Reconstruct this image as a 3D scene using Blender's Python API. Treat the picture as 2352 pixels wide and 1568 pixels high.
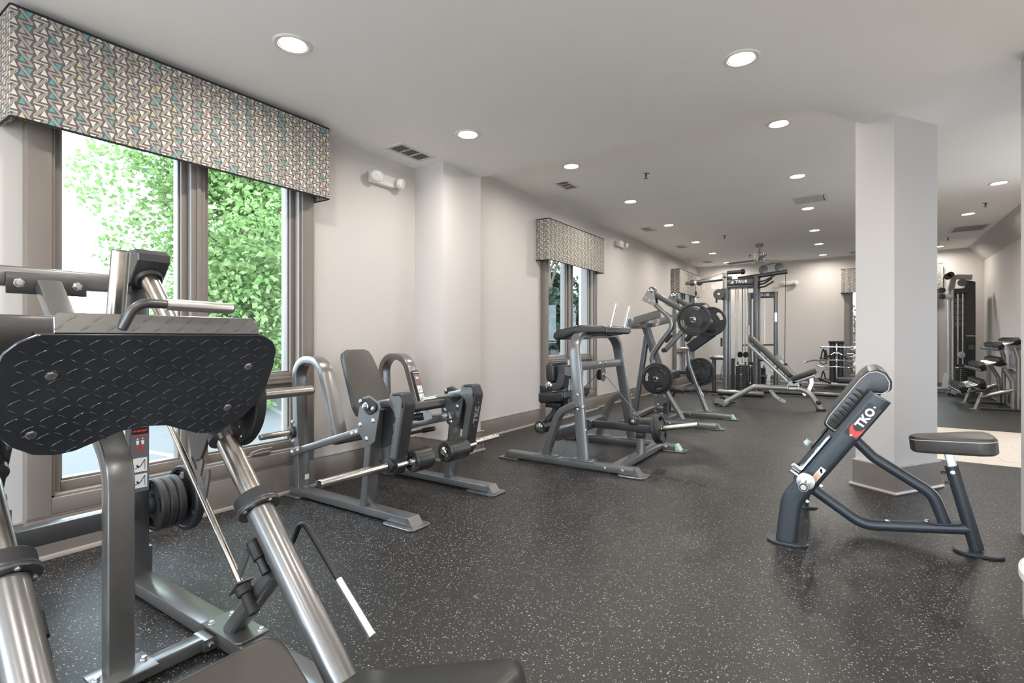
import bpy, math, random
from mathutils import Vector, Matrix

random.seed(7)
for _o in list(bpy.data.objects):
    bpy.data.objects.remove(_o)
SC = bpy.context.scene
COL = SC.collection
PI = math.pi
V = Vector

# ------------------------------------------------------------------ camera, sky, exposure
cam_d = bpy.data.cameras.new('camera')
cam = bpy.data.objects.new('camera', cam_d)
COL.objects.link(cam)
cam.location = (0, 0, 1.1)
cam.rotation_euler = (PI / 2, 0, math.radians(33.73))
cam_d.sensor_width = 36
cam_d.lens = 1193.6 / 2352 * 36
cam_d.shift_y = -8.5 / 2352
cam_d.clip_start = 0.02
SC.camera = cam

world = bpy.data.worlds.new('sky')
SC.world = world
world.use_nodes = True
_bg = world.node_tree.nodes['Background']
_bg.inputs[0].default_value = (0.74, 0.87, 1.0, 1)     # even overcast
_bg.inputs[1].default_value = 6.5

SC.view_settings.view_transform = 'Standard'
SC.view_settings.look = 'None'
SC.view_settings.gamma = 1
SC.view_settings.use_curve_mapping = False
SC.view_settings.exposure = 0.86
LAMP_W = 9.0
SC.cycles.max_bounces = 10
SC.cycles.diffuse_bounces = 6
SC.cycles.glossy_bounces = 5
SC.cycles.transparent_max_bounces = 16
SC.cycles.sample_clamp_indirect = 6
SC.cycles.use_denoising = True
SC.cycles.caustics_reflective = False
SC.cycles.caustics_refractive = False

# ------------------------------------------------------------------ materials
def new_mat(name):
    m = bpy.data.materials.new(name)
    m.use_nodes = True
    return m, m.node_tree, m.node_tree.nodes['Principled BSDF']

def mat(name, col, rough=0.5, metal=0.0, spec=0.5, noise=0.0, nscale=60.0, bump=0.0, coat=0.0, emit=None, es=1.0, aniso=None):
    m, t, b = new_mat(name)
    b.inputs['Base Color'].default_value = (*col, 1)
    b.inputs['Roughness'].default_value = rough
    b.inputs['Metallic'].default_value = metal
    b.inputs['Specular IOR Level'].default_value = spec
    b.inputs['Coat Weight'].default_value = coat
    b.inputs['Coat Roughness'].default_value = 0.12
    if emit:
        b.inputs['Emission Color'].default_value = (*emit, 1)
        b.inputs['Emission Strength'].default_value = es
    if noise or bump:
        tc = t.nodes.new('ShaderNodeTexCoord')
        n = t.nodes.new('ShaderNodeTexNoise')
        n.inputs['Scale'].default_value = nscale
        n.inputs['Detail'].default_value = 4
        if aniso:
            mp = t.nodes.new('ShaderNodeMapping')
            mp.inputs['Scale'].default_value = aniso
            t.links.new(tc.outputs['Object'], mp.inputs['Vector'])
            t.links.new(mp.outputs['Vector'], n.inputs['Vector'])
        else:
            t.links.new(tc.outputs['Object'], n.inputs['Vector'])
        if noise:
            mr = t.nodes.new('ShaderNodeMapRange')
            mr.inputs['From Min'].default_value = 0.25
            mr.inputs['From Max'].default_value = 0.75
            mr.inputs['To Min'].default_value = 1 - noise
            mr.inputs['To Max'].default_value = 1 + noise
            t.links.new(n.outputs['Fac'], mr.inputs['Value'])
            mx = t.nodes.new('ShaderNodeVectorMath')
            mx.operation = 'SCALE'
            mx.inputs[0].default_value = col
            t.links.new(mr.outputs['Result'], mx.inputs['Scale'])
            t.links.new(mx.outputs['Vector'], b.inputs['Base Color'])
            m2 = t.nodes.new('ShaderNodeMath')
            m2.operation = 'MULTIPLY'
            m2.inputs[1].default_value = rough
            t.links.new(mr.outputs['Result'], m2.inputs[0])
            t.links.new(m2.outputs[0], b.inputs['Roughness'])
        if bump:
            bp = t.nodes.new('ShaderNodeBump')
            bp.inputs['Strength'].default_value = bump
            bp.inputs['Distance'].default_value = 0.002
            t.links.new(n.outputs['Fac'], bp.inputs['Height'])
            t.links.new(bp.outputs['Normal'], b.inputs['Normal'])
    return m

class NX:
    """small helper to write maths with shader nodes"""
    def __init__(s, t): s.t = t
    def m(s, op, *a):
        n = s.t.nodes.new('ShaderNodeMath'); n.operation = op
        for i, x in enumerate(a):
            if isinstance(x, (int, float)): n.inputs[i].default_value = x
            else: s.t.links.new(x, n.inputs[i])
        return n.outputs[0]
    def mix(s, f, a, b):
        n = s.t.nodes.new('ShaderNodeMix'); n.data_type = 'RGBA'
        for k, x in (('A', a), ('B', b)):
            i = [q for q in n.inputs if q.name == k and q.type == 'RGBA'][0]
            if isinstance(x, tuple): i.default_value = (*x, 1)
            else: s.t.links.new(x, i)
        s.t.links.new(f, n.inputs[0])
        return [q for q in n.outputs if q.type == 'RGBA'][0]

WALL = mat('wall_paint', (0.59, 0.563, 0.544), 0.75, spec=0.25, noise=0.012, nscale=3, bump=0.03)
CEIL = mat('ceiling_paint', (0.93, 0.915, 0.90), 0.85, spec=0.2, noise=0.012, nscale=2)
TRIM = mat('greige_trim_paint', (0.20, 0.172, 0.152), 0.38, spec=0.5, noise=0.03, nscale=8)
SHOE = mat('pale_shoe_moulding', (0.40, 0.35, 0.32), 0.4)
FRAME = mat('grey_metallic_powder_coat', (0.195, 0.194, 0.193), 0.29, metal=0.65, spec=0.6, noise=0.04, nscale=40, coat=0.35)
FRAMED = mat('dark_grey_powder_coat', (0.085, 0.085, 0.088), 0.34, metal=0.55, noise=0.05, nscale=50, coat=0.25)
TREAD = mat('glossy_dark_tread_plate', (0.062, 0.069, 0.08), 0.22, metal=0.55, noise=0.15, nscale=7, coat=0.3)
LEVER = mat('black_textured_powder_coat', (0.028, 0.028, 0.03), 0.5, metal=0.2, noise=0.08, nscale=300, bump=0.15)
BENCHM = mat('slate_black_powder_coat', (0.045, 0.053, 0.062), 0.42, metal=0.35, noise=0.06, nscale=250, bump=0.08)
SILVER = mat('silver_powder_coat', (0.36, 0.345, 0.33), 0.30, metal=0.55, noise=0.04, nscale=40, coat=0.3)
CHROME = mat('polished_chrome', (0.78, 0.77, 0.75), 0.10, metal=1.0)
STEEL = mat('brushed_steel', (0.56, 0.52, 0.47), 0.22, metal=1.0, noise=0.10, nscale=30, aniso=(1, 1, 1))
ALU = mat('satin_aluminium', (0.72, 0.70, 0.67), 0.33, metal=1.0, noise=0.05, nscale=90)
ZINC = mat('zinc_bolt', (0.70, 0.70, 0.70), 0.25, metal=1.0)
BLACK = mat('black_plastic', (0.014, 0.014, 0.015), 0.42)
RUBBER = mat('black_rubber', (0.02, 0.02, 0.021), 0.62, noise=0.1, nscale=80)
IRON = mat('black_rubber_coated_iron', (0.018, 0.018, 0.019), 0.5, noise=0.12, nscale=70)
VINYL = mat('black_vinyl', (0.022, 0.021, 0.021), 0.36, spec=0.55, noise=0.08, nscale=220, bump=0.10)
VINYLB = mat('warm_grey_brown_vinyl', (0.052, 0.046, 0.042), 0.42, spec=0.5, noise=0.06, nscale=220, bump=0.10)
STITCH = mat('pale_thread', (0.55, 0.54, 0.52), 0.7)
WHITEP = mat('white_plastic', (0.78, 0.76, 0.72), 0.4)
WHITE = mat('white_print', (0.82, 0.82, 0.80), 0.5)
REDP = mat('red_print', (0.62, 0.055, 0.045), 0.45)
PEACH = mat('peach_print', (0.72, 0.42, 0.30), 0.5)
GREYP = mat('grey_print', (0.13, 0.13, 0.135), 0.5)
INK = mat('black_print', (0.012, 0.012, 0.012), 0.45)
GREENP = mat('pale_green_cap', (0.42, 0.62, 0.42), 0.35)
PIPING = mat('black_fabric_piping', (0.012, 0.014, 0.02), 0.8)
VENTM = mat('white_vent_enamel', (0.68, 0.66, 0.63), 0.45)
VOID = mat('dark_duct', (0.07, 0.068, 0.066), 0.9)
FANM = mat('brushed_nickel_fan', (0.30, 0.285, 0.27), 0.35, metal=0.6, noise=0.05, nscale=60)
BLADE = mat('grey_fan_blade', (0.19, 0.18, 0.175), 0.45, noise=0.05, nscale=20)
LENS = mat('lit_lamp_lens', (0.9, 0.9, 0.9), 0.5, emit=(1.0, 0.90, 0.76), es=7.0)
PLINTH = mat('cream_laminate', (0.74, 0.70, 0.66), 0.5, noise=0.02, nscale=10)
SHADOWG = mat('shaded_cream_laminate', (0.42, 0.40, 0.38), 0.5)  # cream drum side, its shade put into a greyer colour
BARK = mat('tree_bark', (0.12, 0.09, 0.065), 0.9, noise=0.3, nscale=25)
PAINTW = mat('white_road_paint', (0.16, 0.16, 0.155), 0.8)
SIDING = mat('blue_grey_siding', (0.045, 0.045, 0.06), 0.7, noise=0.06, nscale=6)
ROOFM = mat('dark_shingle', (0.07, 0.07, 0.085), 0.9, noise=0.2, nscale=40)
PLEXI = mat('smoked_shroud', (0.02, 0.02, 0.021), 0.18, spec=0.6)

def glass_mat():
    m, t, b = new_mat('window_glass')
    t.nodes.remove(b)
    o = t.nodes['Material Output']
    tr = t.nodes.new('ShaderNodeBsdfTransparent'); tr.inputs[0].default_value = (0.93, 0.96, 0.96, 1)
    gl = t.nodes.new('ShaderNodeBsdfGlossy'); gl.inputs['Roughness'].default_value = 0.01
    x = NX(t)
    lw = t.nodes.new('ShaderNodeLayerWeight'); lw.inputs[0].default_value = 0.5
    fr = x.m('ADD', 0.025, x.m('MULTIPLY', 0.16, x.m('POWER', lw.outputs['Facing'], 5.0)))
    mx = t.nodes.new('ShaderNodeMixShader')
    t.links.new(fr, mx.inputs[0]); t.links.new(tr.outputs[0], mx.inputs[1]); t.links.new(gl.outputs[0], mx.inputs[2])
    t.links.new(mx.outputs[0], o.inputs['Surface'])
    return m
GLASS = glass_mat()

def rubber_floor():
    m, t, b = new_mat('speckled_rubber_floor')
    x = NX(t)
    tc = t.nodes.new('ShaderNodeTexCoord')
    col = (0.031, 0.0295, 0.029)
    n = t.nodes.new('ShaderNodeTexNoise'); n.inputs['Scale'].default_value = 1.1; n.inputs['Detail'].default_value = 5
    t.links.new(tc.outputs['Object'], n.inputs['Vector'])
    base = x.mix(x.m('MULTIPLY', n.outputs['Fac'], 0.5), (0.021, 0.020, 0.0195), (0.011, 0.0105, 0.010))
    out = base
    for sc, thr, prob, cc in ((120, 0.28, 0.34, (0.30, 0.288, 0.275)), (200, 0.34, 0.20, (0.15, 0.145, 0.14)), (85, 0.16, 0.88, (0.40, 0.385, 0.37))):
        vo = t.nodes.new('ShaderNodeTexVoronoi'); vo.voronoi_dimensions = '3D'
        vo.inputs['Scale'].default_value = sc
        mp = t.nodes.new('ShaderNodeMapping'); mp.inputs['Scale'].default_value = (1, 1, 0)
        nz = t.nodes.new('ShaderNodeTexNoise'); nz.inputs['Scale'].default_value = sc * 1.7
        t.links.new(tc.outputs['Object'], nz.inputs['Vector'])
        va = t.nodes.new('ShaderNodeVectorMath'); va.operation = 'SCALE'; va.inputs['Scale'].default_value = 0.55 / sc
        t.links.new(nz.outputs['Color'], va.inputs[0])
        vb = t.nodes.new('ShaderNodeVectorMath'); vb.operation = 'ADD'
        t.links.new(tc.outputs['Object'], vb.inputs[0]); t.links.new(va.outputs[0], vb.inputs[1])
        t.links.new(vb.outputs[0], mp.inputs['Vector']); t.links.new(mp.outputs['Vector'], vo.inputs['Vector'])
        sp = t.nodes.new('ShaderNodeSeparateColor'); t.links.new(vo.outputs['Color'], sp.inputs[0])
        rad = x.m('MULTIPLY', sp.outputs[1], thr)
        f = x.m('MULTIPLY', x.m('LESS_THAN', vo.outputs['Distance'], x.m('ADD', rad, 0.12)), x.m('GREATER_THAN', sp.outputs[0], 1 - prob if prob < 0.5 else prob))
        out = x.mix(f, out, cc)
    t.links.new(out, b.inputs['Base Color'])
    r2 = x.m('ADD', x.m('MULTIPLY', n.outputs['Fac'], 0.16), 0.34)
    t.links.new(r2, b.inputs['Roughness'])
    b.inputs['Specular IOR Level'].default_value = 0.33
    return m
FLOOR = rubber_floor()

def plank_floor():
    m, t, b = new_mat('cream_plank_floor')
    x = NX(t)
    tc = t.nodes.new('ShaderNodeTexCoord')
    n = t.nodes.new('ShaderNodeTexNoise'); n.inputs['Scale'].default_value = 3; n.inputs['Detail'].default_value = 6
    mp = t.nodes.new('ShaderNodeMapping'); mp.inputs['Scale'].default_value = (1, 9, 1)
    t.links.new(tc.outputs['Object'], mp.inputs['Vector']); t.links.new(mp.outputs['Vector'], n.inputs['Vector'])
    t.links.new(x.mix(n.outputs['Fac'], (0.60, 0.53, 0.46), (0.70, 0.63, 0.56)), b.inputs['Base Color'])
    b.inputs['Roughness'].default_value = 0.35
    return m
PLANK = plank_floor()

def valance_fabric():
    """printed zigzag and triangle fabric, flat print; u runs along the board, v up"""
    m, t, b = new_mat('zigzag_print_fabric')
    x = NX(t)
    uv = t.nodes.new('ShaderNodeUVMap')
    sep = t.nodes.new('ShaderNodeSeparateXYZ'); t.links.new(uv.outputs[0], sep.inputs[0])
    W, H = 0.108, 0.066
    u = x.m('DIVIDE', sep.outputs[0], W)
    v = x.m('DIVIDE', sep.outputs[1], H)
    f = x.m('FRACT', u)
    isA = x.m('LESS_THAN', f, 0.5)
    notA = x.m('SUBTRACT', 1.0, isA)
    q = x.m('SUBTRACT', 1.0, x.m('ABSOLUTE', x.m('SUBTRACT', x.m('MULTIPLY', f, 2.0), 1.0)))
    r = x.m('SUBTRACT', 1.0, x.m('FRACT', x.m('ADD', v, x.m('MULTIPLY', notA, 0.5))))
    d = x.m('SUBTRACT', q, r)
    ad = x.m('ABSOLUTE', d)
    def band(y, a, bb): return x.m('MULTIPLY', x.m('GREATER_THAN', y, a), x.m('LESS_THAN', y, bb))
    hor = x.m('GREATER_THAN', x.m('ABSOLUTE', x.m('SUBTRACT', r, 0.5)), 0.452)
    fillA = x.m('MULTIPLY', isA, x.m('MAXIMUM', x.m('LESS_THAN', ad, 0.13), hor))
    coreA = x.m('MULTIPLY', isA, band(ad, 0.025, 0.075))
    lineB = x.m('MULTIPLY', notA, x.m('MAXIMUM', x.m('MAXIMUM', band(ad, 0.085, 0.14), x.m('LESS_THAN', ad, 0.03)), hor))
    low = x.m('LESS_THAN', d, 0.0)
    up = x.m('SUBTRACT', 1.0, low)
    q2 = x.m('ADD', x.m('MULTIPLY', low, q), x.m('MULTIPLY', up, x.m('SUBTRACT', 1.0, q)))
    r2 = x.m('ADD', x.m('MULTIPLY', low, r), x.m('MULTIPLY', up, x.m('SUBTRACT', 1.0, r)))
    k = x.m('SUBTRACT', r2, 0.40)
    tr = x.m('MULTIPLY', x.m('MULTIPLY', x.m('GREATER_THAN', q2, x.m('SUBTRACT', 0.25, x.m('MULTIPLY', k, 0.52))), x.m('LESS_THAN', q2, x.m('ADD', 0.25, x.m('MULTIPLY', k, 0.62)))), x.m('LESS_THAN', r2, 0.82))
    wn = t.nodes.new('ShaderNodeTexWhiteNoise'); wn.noise_dimensions = '3D'
    cb = t.nodes.new('ShaderNodeCombineXYZ')
    t.links.new(x.m('FLOOR', x.m('MULTIPLY', u, 2.0)), cb.inputs[0]); t.links.new(x.m('FLOOR', x.m('ADD', v, x.m('MULTIPLY', notA, 0.5))), cb.inputs[1]); t.links.new(low, cb.inputs[2])
    t.links.new(cb.outputs[0], wn.inputs['Vector'])
    rnd = x.m('MULTIPLY', wn.outputs['Value'], isA)
    tc_ = x.mix(x.m('GREATER_THAN', rnd, 0.28), (0.70, 0.68, 0.61), (0.40, 0.385, 0.375))
    tc_ = x.mix(x.m('GREATER_THAN', rnd, 0.52), tc_, (0.13, 0.37, 0.35))
    tc_ = x.mix(x.m('GREATER_THAN', rnd, 0.78), tc_, (0.60, 0.53, 0.33))
    hat = x.m('GREATER_THAN', x.m('FRACT', x.m('MULTIPLY', v, 9.0)), 0.5)
    c = x.mix(hat, (0.135, 0.115, 0.106), (0.175, 0.152, 0.142))
    c = x.mix(fillA, c, (0.40, 0.385, 0.37))
    c = x.mix(coreA, c, (0.31, 0.295, 0.285))
    c = x.mix(lineB, c, (0.56, 0.53, 0.48))
    c = x.mix(tr, c, tc_)
    t.links.new(c, b.inputs['Base Color'])
    b.inputs['Roughness'].default_value = 0.85
    b.inputs['Specular IOR Level'].default_value = 0.15
    return m
FABRIC = valance_fabric()

def leaf_mat(name, c1, c2):
    m, t, b = new_mat(name)
    x = NX(t)
    oi = t.nodes.new('ShaderNodeTexCoord')
    n = t.nodes.new('ShaderNodeTexNoise'); n.inputs['Scale'].default_value = 2.2; n.inputs['Detail'].default_value = 6
    t.links.new(oi.outputs['Object'], n.inputs['Vector'])
    mr = t.nodes.new('ShaderNodeMapRange'); mr.inputs['From Min'].default_value = 0.35; mr.inputs['From Max'].default_value = 0.65
    t.links.new(n.outputs['Fac'], mr.inputs['Value'])
    c = x.mix(mr.outputs['Result'], c1, c2)
    t.links.new(c, b.inputs['Base Color'])
    b.inputs['Roughness'].default_value = 0.6
    tl = t.nodes.new('ShaderNodeBsdfTranslucent'); t.links.new(c, tl.inputs[0])
    ad = t.nodes.new('ShaderNodeMixShader'); ad.inputs[0].default_value = 0.4
    o = t.nodes['Material Output']
    t.links.new(b.outputs[0], ad.inputs[1]); t.links.new(tl.outputs[0], ad.inputs[2]); t.links.new(ad.outputs[0], o.inputs['Surface'])
    return m
LEAF = leaf_mat('fresh_maple_leaf', (0.14, 0.245, 0.07), (0.25, 0.35, 0.13))
LEAFD = leaf_mat('dark_conifer_leaf', (0.018, 0.032, 0.022), (0.04, 0.062, 0.038))
LEAFR = leaf_mat('reddish_leaf', (0.14, 0.07, 0.06), (0.18, 0.13, 0.10))
ASPHALT = mat('pale_asphalt', (0.082, 0.082, 0.080), 0.9, noise=0.22, nscale=45)
CONCRETE = mat('pale_bounce_ground', (0.52, 0.50, 0.47), 0.85, noise=0.06, nscale=12)
GRASS = mat('lawn_grass', (0.14, 0.26, 0.08), 0.9, noise=0.3, nscale=20)

# ------------------------------------------------------------------ mesh building
def rrect(w, h, r=0.006, n=2):
    pts = []
    for cx, cy, a0 in ((w/2-r, h/2-r, 0), (-w/2+r, h/2-r, PI/2), (-w/2+r, -h/2+r, PI), (w/2-r, -h/2+r, 1.5*PI)):
        for i in range(n + 1):
            a = a0 + PI/2 * i / n
            pts.append((cx + r*math.cos(a), cy + r*math.sin(a)))
    return pts

def circ(r, n=16):
    return [(r*math.cos(2*PI*i/n), r*math.sin(2*PI*i/n)) for i in range(n)]

def oval(w, h, n=20):
    r = min(w, h) / 2
    pts = []
    for i in range(n):
        a = 2*PI*(i + .5)/n
        c, s = math.cos(a)*r, math.sin(a)*r
        c += math.copysign((w/2 - r), c); s += math.copysign((h/2 - r), s) if h/2 - r > 1e-6 else 0
        pts.append((c, s))
    return pts

def fillet(path, rad, n=6):
    path = [V(p) for p in path]
    out = [path[0]]
    for i in range(1, len(path) - 1):
        p, a, b = path[i], path[i-1] - path[i], path[i+1] - path[i]
        r = rad[i-1] if isinstance(rad, (list, tuple)) else rad
        la, lb = a.length, b.length
        a.normalize(); b.normalize()
        ang = a.angle(b)
        if ang > PI - 0.02 or r <= 0:
            out.append(p); continue
        d = min(r / math.tan(ang/2), la*0.49, lb*0.49)
        r2 = d * math.tan(ang/2)
        bis = (a + b).normalized()
        c = p + bis * (r2 / math.sin(ang/2))
        s0, s1 = p + a*d - c, p + b*d - c
        k = max(2, int(n * (PI - ang) / (PI/2)) + 1)
        for j in range(k + 1):
            out.append(c + s0.normalized().slerp(s1.normalized(), j / k) * s0.length)
    out.append(path[-1])
    return out

class MB:
    def __init__(s):
        s.v, s.f, s.uv = [], [], None
    def add(s, vs, fs):
        o = len(s.v)
        s.v += [V(p) for p in vs]
        s.f += [tuple(i + o for i in f) for f in fs]
        return s
    def box(s, x0, x1, y0, y1, z0, z1):
        vs = [(x, y, z) for x in (x0, x1) for y in (y0, y1) for z in (z0, z1)]
        return s.add(vs, [(0, 1, 3, 2), (4, 6, 7, 5), (0, 4, 5, 1), (2, 3, 7, 6), (0, 2, 6, 4), (1, 5, 7, 3)])
    def bbox(s, x0, x1, y0, y1, z0, z1, r=0.004):
        """box with chamfered edges, long along its longest side"""
        d = (x1-x0, y1-y0, z1-z0)
        k = d.index(max(d))
        c = V(((x0+x1)/2, (y0+y1)/2, (z0+z1)/2))
        ax = V((0, 0, 0)); ax[k] = d[k]/2
        side = V((0, 0, 0)); o = [i for i in range(3) if i != k]
        side[o[0]] = 1
        return s.sweep([c-ax, c+ax], rrect(d[o[0]], d[o[1]], min(r, d[o[0]]*.4, d[o[1]]*.4)), side)
    def sweep(s, path, sec, side, cap=True, scale=None, closed=False):
        path = [V(p) for p in path]
        side = V(side).normalized()
        n, k = len(path), len(sec)
        vs = []
        for i, p in enumerate(path):
            if closed:
                t0 = (p - path[i-1]).normalized(); t1 = (path[(i+1) % n] - p).normalized()
            else:
                t0 = (p - path[i-1]).normalized() if i else (path[1] - p).normalized()
                t1 = (path[i+1] - p).normalized() if i < n-1 else t0
            t = (t0 + t1)
            t = t.normalized() if t.length > 1e-6 else t0
            a = (side - t * side.dot(t))
            a = a.normalized() if a.length > 1e-4 else t.orthogonal().normalized()
            b = t.cross(a)
            cs = max(0.35, math.cos(t0.angle(t1)/2)) if t0.length and t1.length else 1
            sb = 1/cs if (t0 - t1).length > 1e-4 and abs((t0-t1).normalized().dot(b)) > .5 else 1
            q = scale[i] if scale else 1
            vs += [p + a*(u*q) + b*(w*q*sb) for u, w in sec]
        fs = []
        m = n if closed else n - 1
        for i in range(m):
            for j in range(k):
                i2 = (i+1) % n
                fs.append((i*k+j, i*k+(j+1) % k, i2*k+(j+1) % k, i2*k+j))
        if cap and not closed:
            fs.append(tuple(reversed(range(k))))
            fs.append(tuple((n-1)*k+j for j in range(k)))
        return s.add(vs, fs)
    def tube(s, path, r, n=16, side=None, cap=True, scale=None):
        path = [V(p) for p in path]
        if side is None:
            d = (path[-1] - path[0]).normalized()
            nrm = V((0, 0, 0))
            for i in range(1, len(path)-1):
                nrm += (path[i]-path[i-1]).cross(path[i+1]-path[i])
            side = nrm if nrm.length > 1e-9 else d.orthogonal()
        return s.sweep(path, circ(r, n), side, cap, scale)
    def lathe(s, org, axis, prof, n=24):
        """prof: list of (radius, distance along axis)"""
        org, axis = V(org), V(axis).normalized()
        a = axis.orthogonal().normalized(); b = axis.cross(a)
        vs, fs, rings = [], [], []
        for r, h in prof:
            if r < 1e-6:
                rings.append([len(vs)]); vs.append(org + axis*h)
            else:
                rings.append(list(range(len(vs), len(vs)+n)))
                vs += [org + axis*h + (a*math.cos(2*PI*i/n) + b*math.sin(2*PI*i/n))*r for i in range(n)]
        for R0, R1 in zip(rings, rings[1:]):
            if len(R0) == 1 and len(R1) == 1: continue
            for i in range(n):
                j = (i+1) % n
                if len(R0) == 1: fs.append((R0[0], R1[j], R1[i]))
                elif len(R1) == 1: fs.append((R0[i], R0[j], R1[0]))
                else: fs.append((R0[i], R0[j], R1[j], R1[i]))
        shut = (V((*prof[0], 0)) - V((*prof[-1], 0))).length < 1e-6
        if len(rings[0]) > 1 and not shut: fs.append(tuple(reversed(rings[0])))
        if len(rings[-1]) > 1 and not shut: fs.append(tuple(rings[-1]))
        return s.add(vs, fs)
    def prism(s, pts, org, ux, uy, d, ch=0.0):
        """polygon pts in plane (org, ux, uy), extruded by vector d, optional chamfer"""
        org, ux, uy, d = V(org), V(ux), V(uy), V(d)
        n = len(pts)
        area = sum(pts[i][0]*pts[(i+1) % n][1] - pts[(i+1) % n][0]*pts[i][1] for i in range(n))
        if (area > 0) != (ux.cross(uy).dot(d) > 0): pts = list(reversed(pts))
        L = d.length; dn = d.normalized()
        def ring(off, h):
            out = []
            for i in range(n):
                p0, p1, p2 = V((*pts[i-1], 0)), V((*pts[i], 0)), V((*pts[(i+1) % n], 0))
                if off:
                    e0, e1 = (p1-p0).normalized(), (p2-p1).normalized()
                    nn = (V((e0.y, -e0.x, 0)) + V((e1.y, -e1.x, 0)))
                    nn = nn.normalized() if nn.length > 1e-6 else V((0, 0, 0))
                    sgn = 1 if area > 0 and pts is not None else 1
                    p1 = p1 - nn*off*s._sg
                out.append(org + ux*p1.x + uy*p1.y + dn*h)
            return out
        a2 = sum(pts[i][0]*pts[(i+1) % n][1] - pts[(i+1) % n][0]*pts[i][1] for i in range(n))
        s._sg = 1 if a2 > 0 else -1
        rings = [ring(ch, 0), ring(0, ch), ring(0, L-ch), ring(ch, L)] if ch else [ring(0, 0), ring(0, L)]
        vs = [p for r in rings for p in r]
        fs = [tuple(reversed(range(n))), tuple((len(rings)-1)*n + i for i in range(n))]
        for k in range(len(rings)-1):
            for i in range(n):
                j = (i+1) % n
                fs.append((k*n+i, k*n+j, (k+1)*n+j, (k+1)*n+i))
        return s.add(vs, fs)
    def pad(s, pts, org, ux, uy, d, r=0.02, n=4, dome=0.0):
        """upholstered cushion: outline pts extruded by d with rolled edges"""
        org, ux, uy, d = V(org), V(ux), V(uy), V(d)
        k = len(pts)
        a2 = sum(pts[i][0]*pts[(i+1) % k][1] - pts[(i+1) % k][0]*pts[i][1] for i in range(k))
        if (a2 > 0) != (ux.cross(uy).dot(d) > 0): pts = list(reversed(pts))
        sg = 1 if sum(pts[i][0]*pts[(i+1) % k][1] - pts[(i+1) % k][0]*pts[i][1] for i in range(k)) > 0 else -1
        L = d.length; dn = d.normalized()
        nor = []
        for i in range(k):
            p0, p1, p2 = V((*pts[i-1], 0)), V((*pts[i], 0)), V((*pts[(i+1) % k], 0))
            e0, e1 = (p1-p0).normalized(), (p2-p1).normalized()
            nn = V((e0.y, -e0.x, 0)) + V((e1.y, -e1.x, 0))
            nor.append(nn.normalized()*sg)
        def ring(off, h):
            return [org + ux*(p[0]-nr.x*off) + uy*(p[1]-nr.y*off) + dn*h for p, nr in zip(pts, nor)]
        rings = []
        for i in range(n+1):
            a = PI/2*i/n
            rings.append(ring(r*(1-math.sin(a)), r*(1-math.cos(a))))
        for i in range(n+1):
            a = PI/2*i/n
            rings.append(ring(r*(1-math.cos(a)), L - r*(1-math.sin(a))))
        vs = [p for q in rings for p in q]
        fs = [tuple(reversed(range(k))), tuple((len(rings)-1)*k+i for i in range(k))]
        for q in range(len(rings)-1):
            for i in range(k):
                j = (i+1) % k
                fs.append((q*k+i, q*k+j, (q+1)*k+j, (q+1)*k+i))
        return s.add(vs, fs)
    def mesh(s, name, m, smooth=26, off=None):
        me = bpy.data.meshes.new(name)
        vs = [p - off for p in s.v] if off is not None else s.v
        me.from_pydata([tuple(p) for p in vs], [], s.f)
        me.materials.append(m)
        if smooth:
            me.shade_smooth()
            me.set_sharp_from_angle(angle=math.radians(smooth))
        me.update()
        return me
    def build(s, name, m, parent=None, smooth=26):
        off = V((0, 0, 0))
        if parent is not None:
            q = parent
            while q is not None:
                off = off + q.location; q = q.parent
        o = bpy.data.objects.new(name, s.mesh(name, m, smooth, off))
        COL.objects.link(o)
        if parent is not None: o.parent = parent
        return o

def tag(o, label=None, cat=None, group=None, kind=None):
    if label: o['label'] = label
    if cat: o['category'] = cat
    if group: o['group'] = group
    if kind: o['kind'] = kind
    return o

def thing(name, loc, label, cat, group=None):
    o = bpy.data.objects.new(name, None)
    o.empty_display_size = 0.1
    COL.objects.link(o)
    o.location = loc
    return tag(o, label, cat, group)

def single(mb, name, m, loc, label, cat, group=None, smooth=26):
    """a thing that is one mesh, origin at loc"""
    o = bpy.data.objects.new(name, mb.mesh(name, m, smooth, V(loc)))
    COL.objects.link(o)
    o.location = loc
    return tag(o, label, cat, group)

def dup(root, loc, rz=0.0, label=None, group=None):
    r = root.copy(); COL.objects.link(r)
    r.location = loc; r.rotation_euler = (0, 0, rz)
    if label: r['label'] = label
    if group: r['group'] = group
    def rec(a, b):
        for ch in list(a.children):
            c = ch.copy(); COL.objects.link(c); c.parent = b
            rec(ch, c)
    rec(root, r)
    return r

def wpos(o):
    p = V((0, 0, 0))
    while o is not None:
        p = p + o.location; o = o.parent
    return p

_bolt = None
def bolts(parent, pts, axis, r=0.012, h=0.009, name='bolt', m=None):
    """hex headed bolts, each a part, sharing one mesh"""
    global _bolt
    if _bolt is None:
        b = MB()
        b.lathe((0, 0, 0), (0, 0, 1), [(1.25, 0), (1.25, .12), (1.0, .14), (1.0, .75), (.8, .95), (0, 1.0)], 6)
        _bolt = b.mesh('bolt', ZINC, 20)
    q = V((0, 0, 1)).rotation_difference(V(axis))
    for p in pts:
        o = bpy.data.objects.new(name, _bolt)
        COL.objects.link(o); o.parent = parent
        o.location = V(p) - wpos(parent)
        o.rotation_mode = 'QUATERNION'; o.rotation_quaternion = q
        o.scale = (r, r, h)

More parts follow.
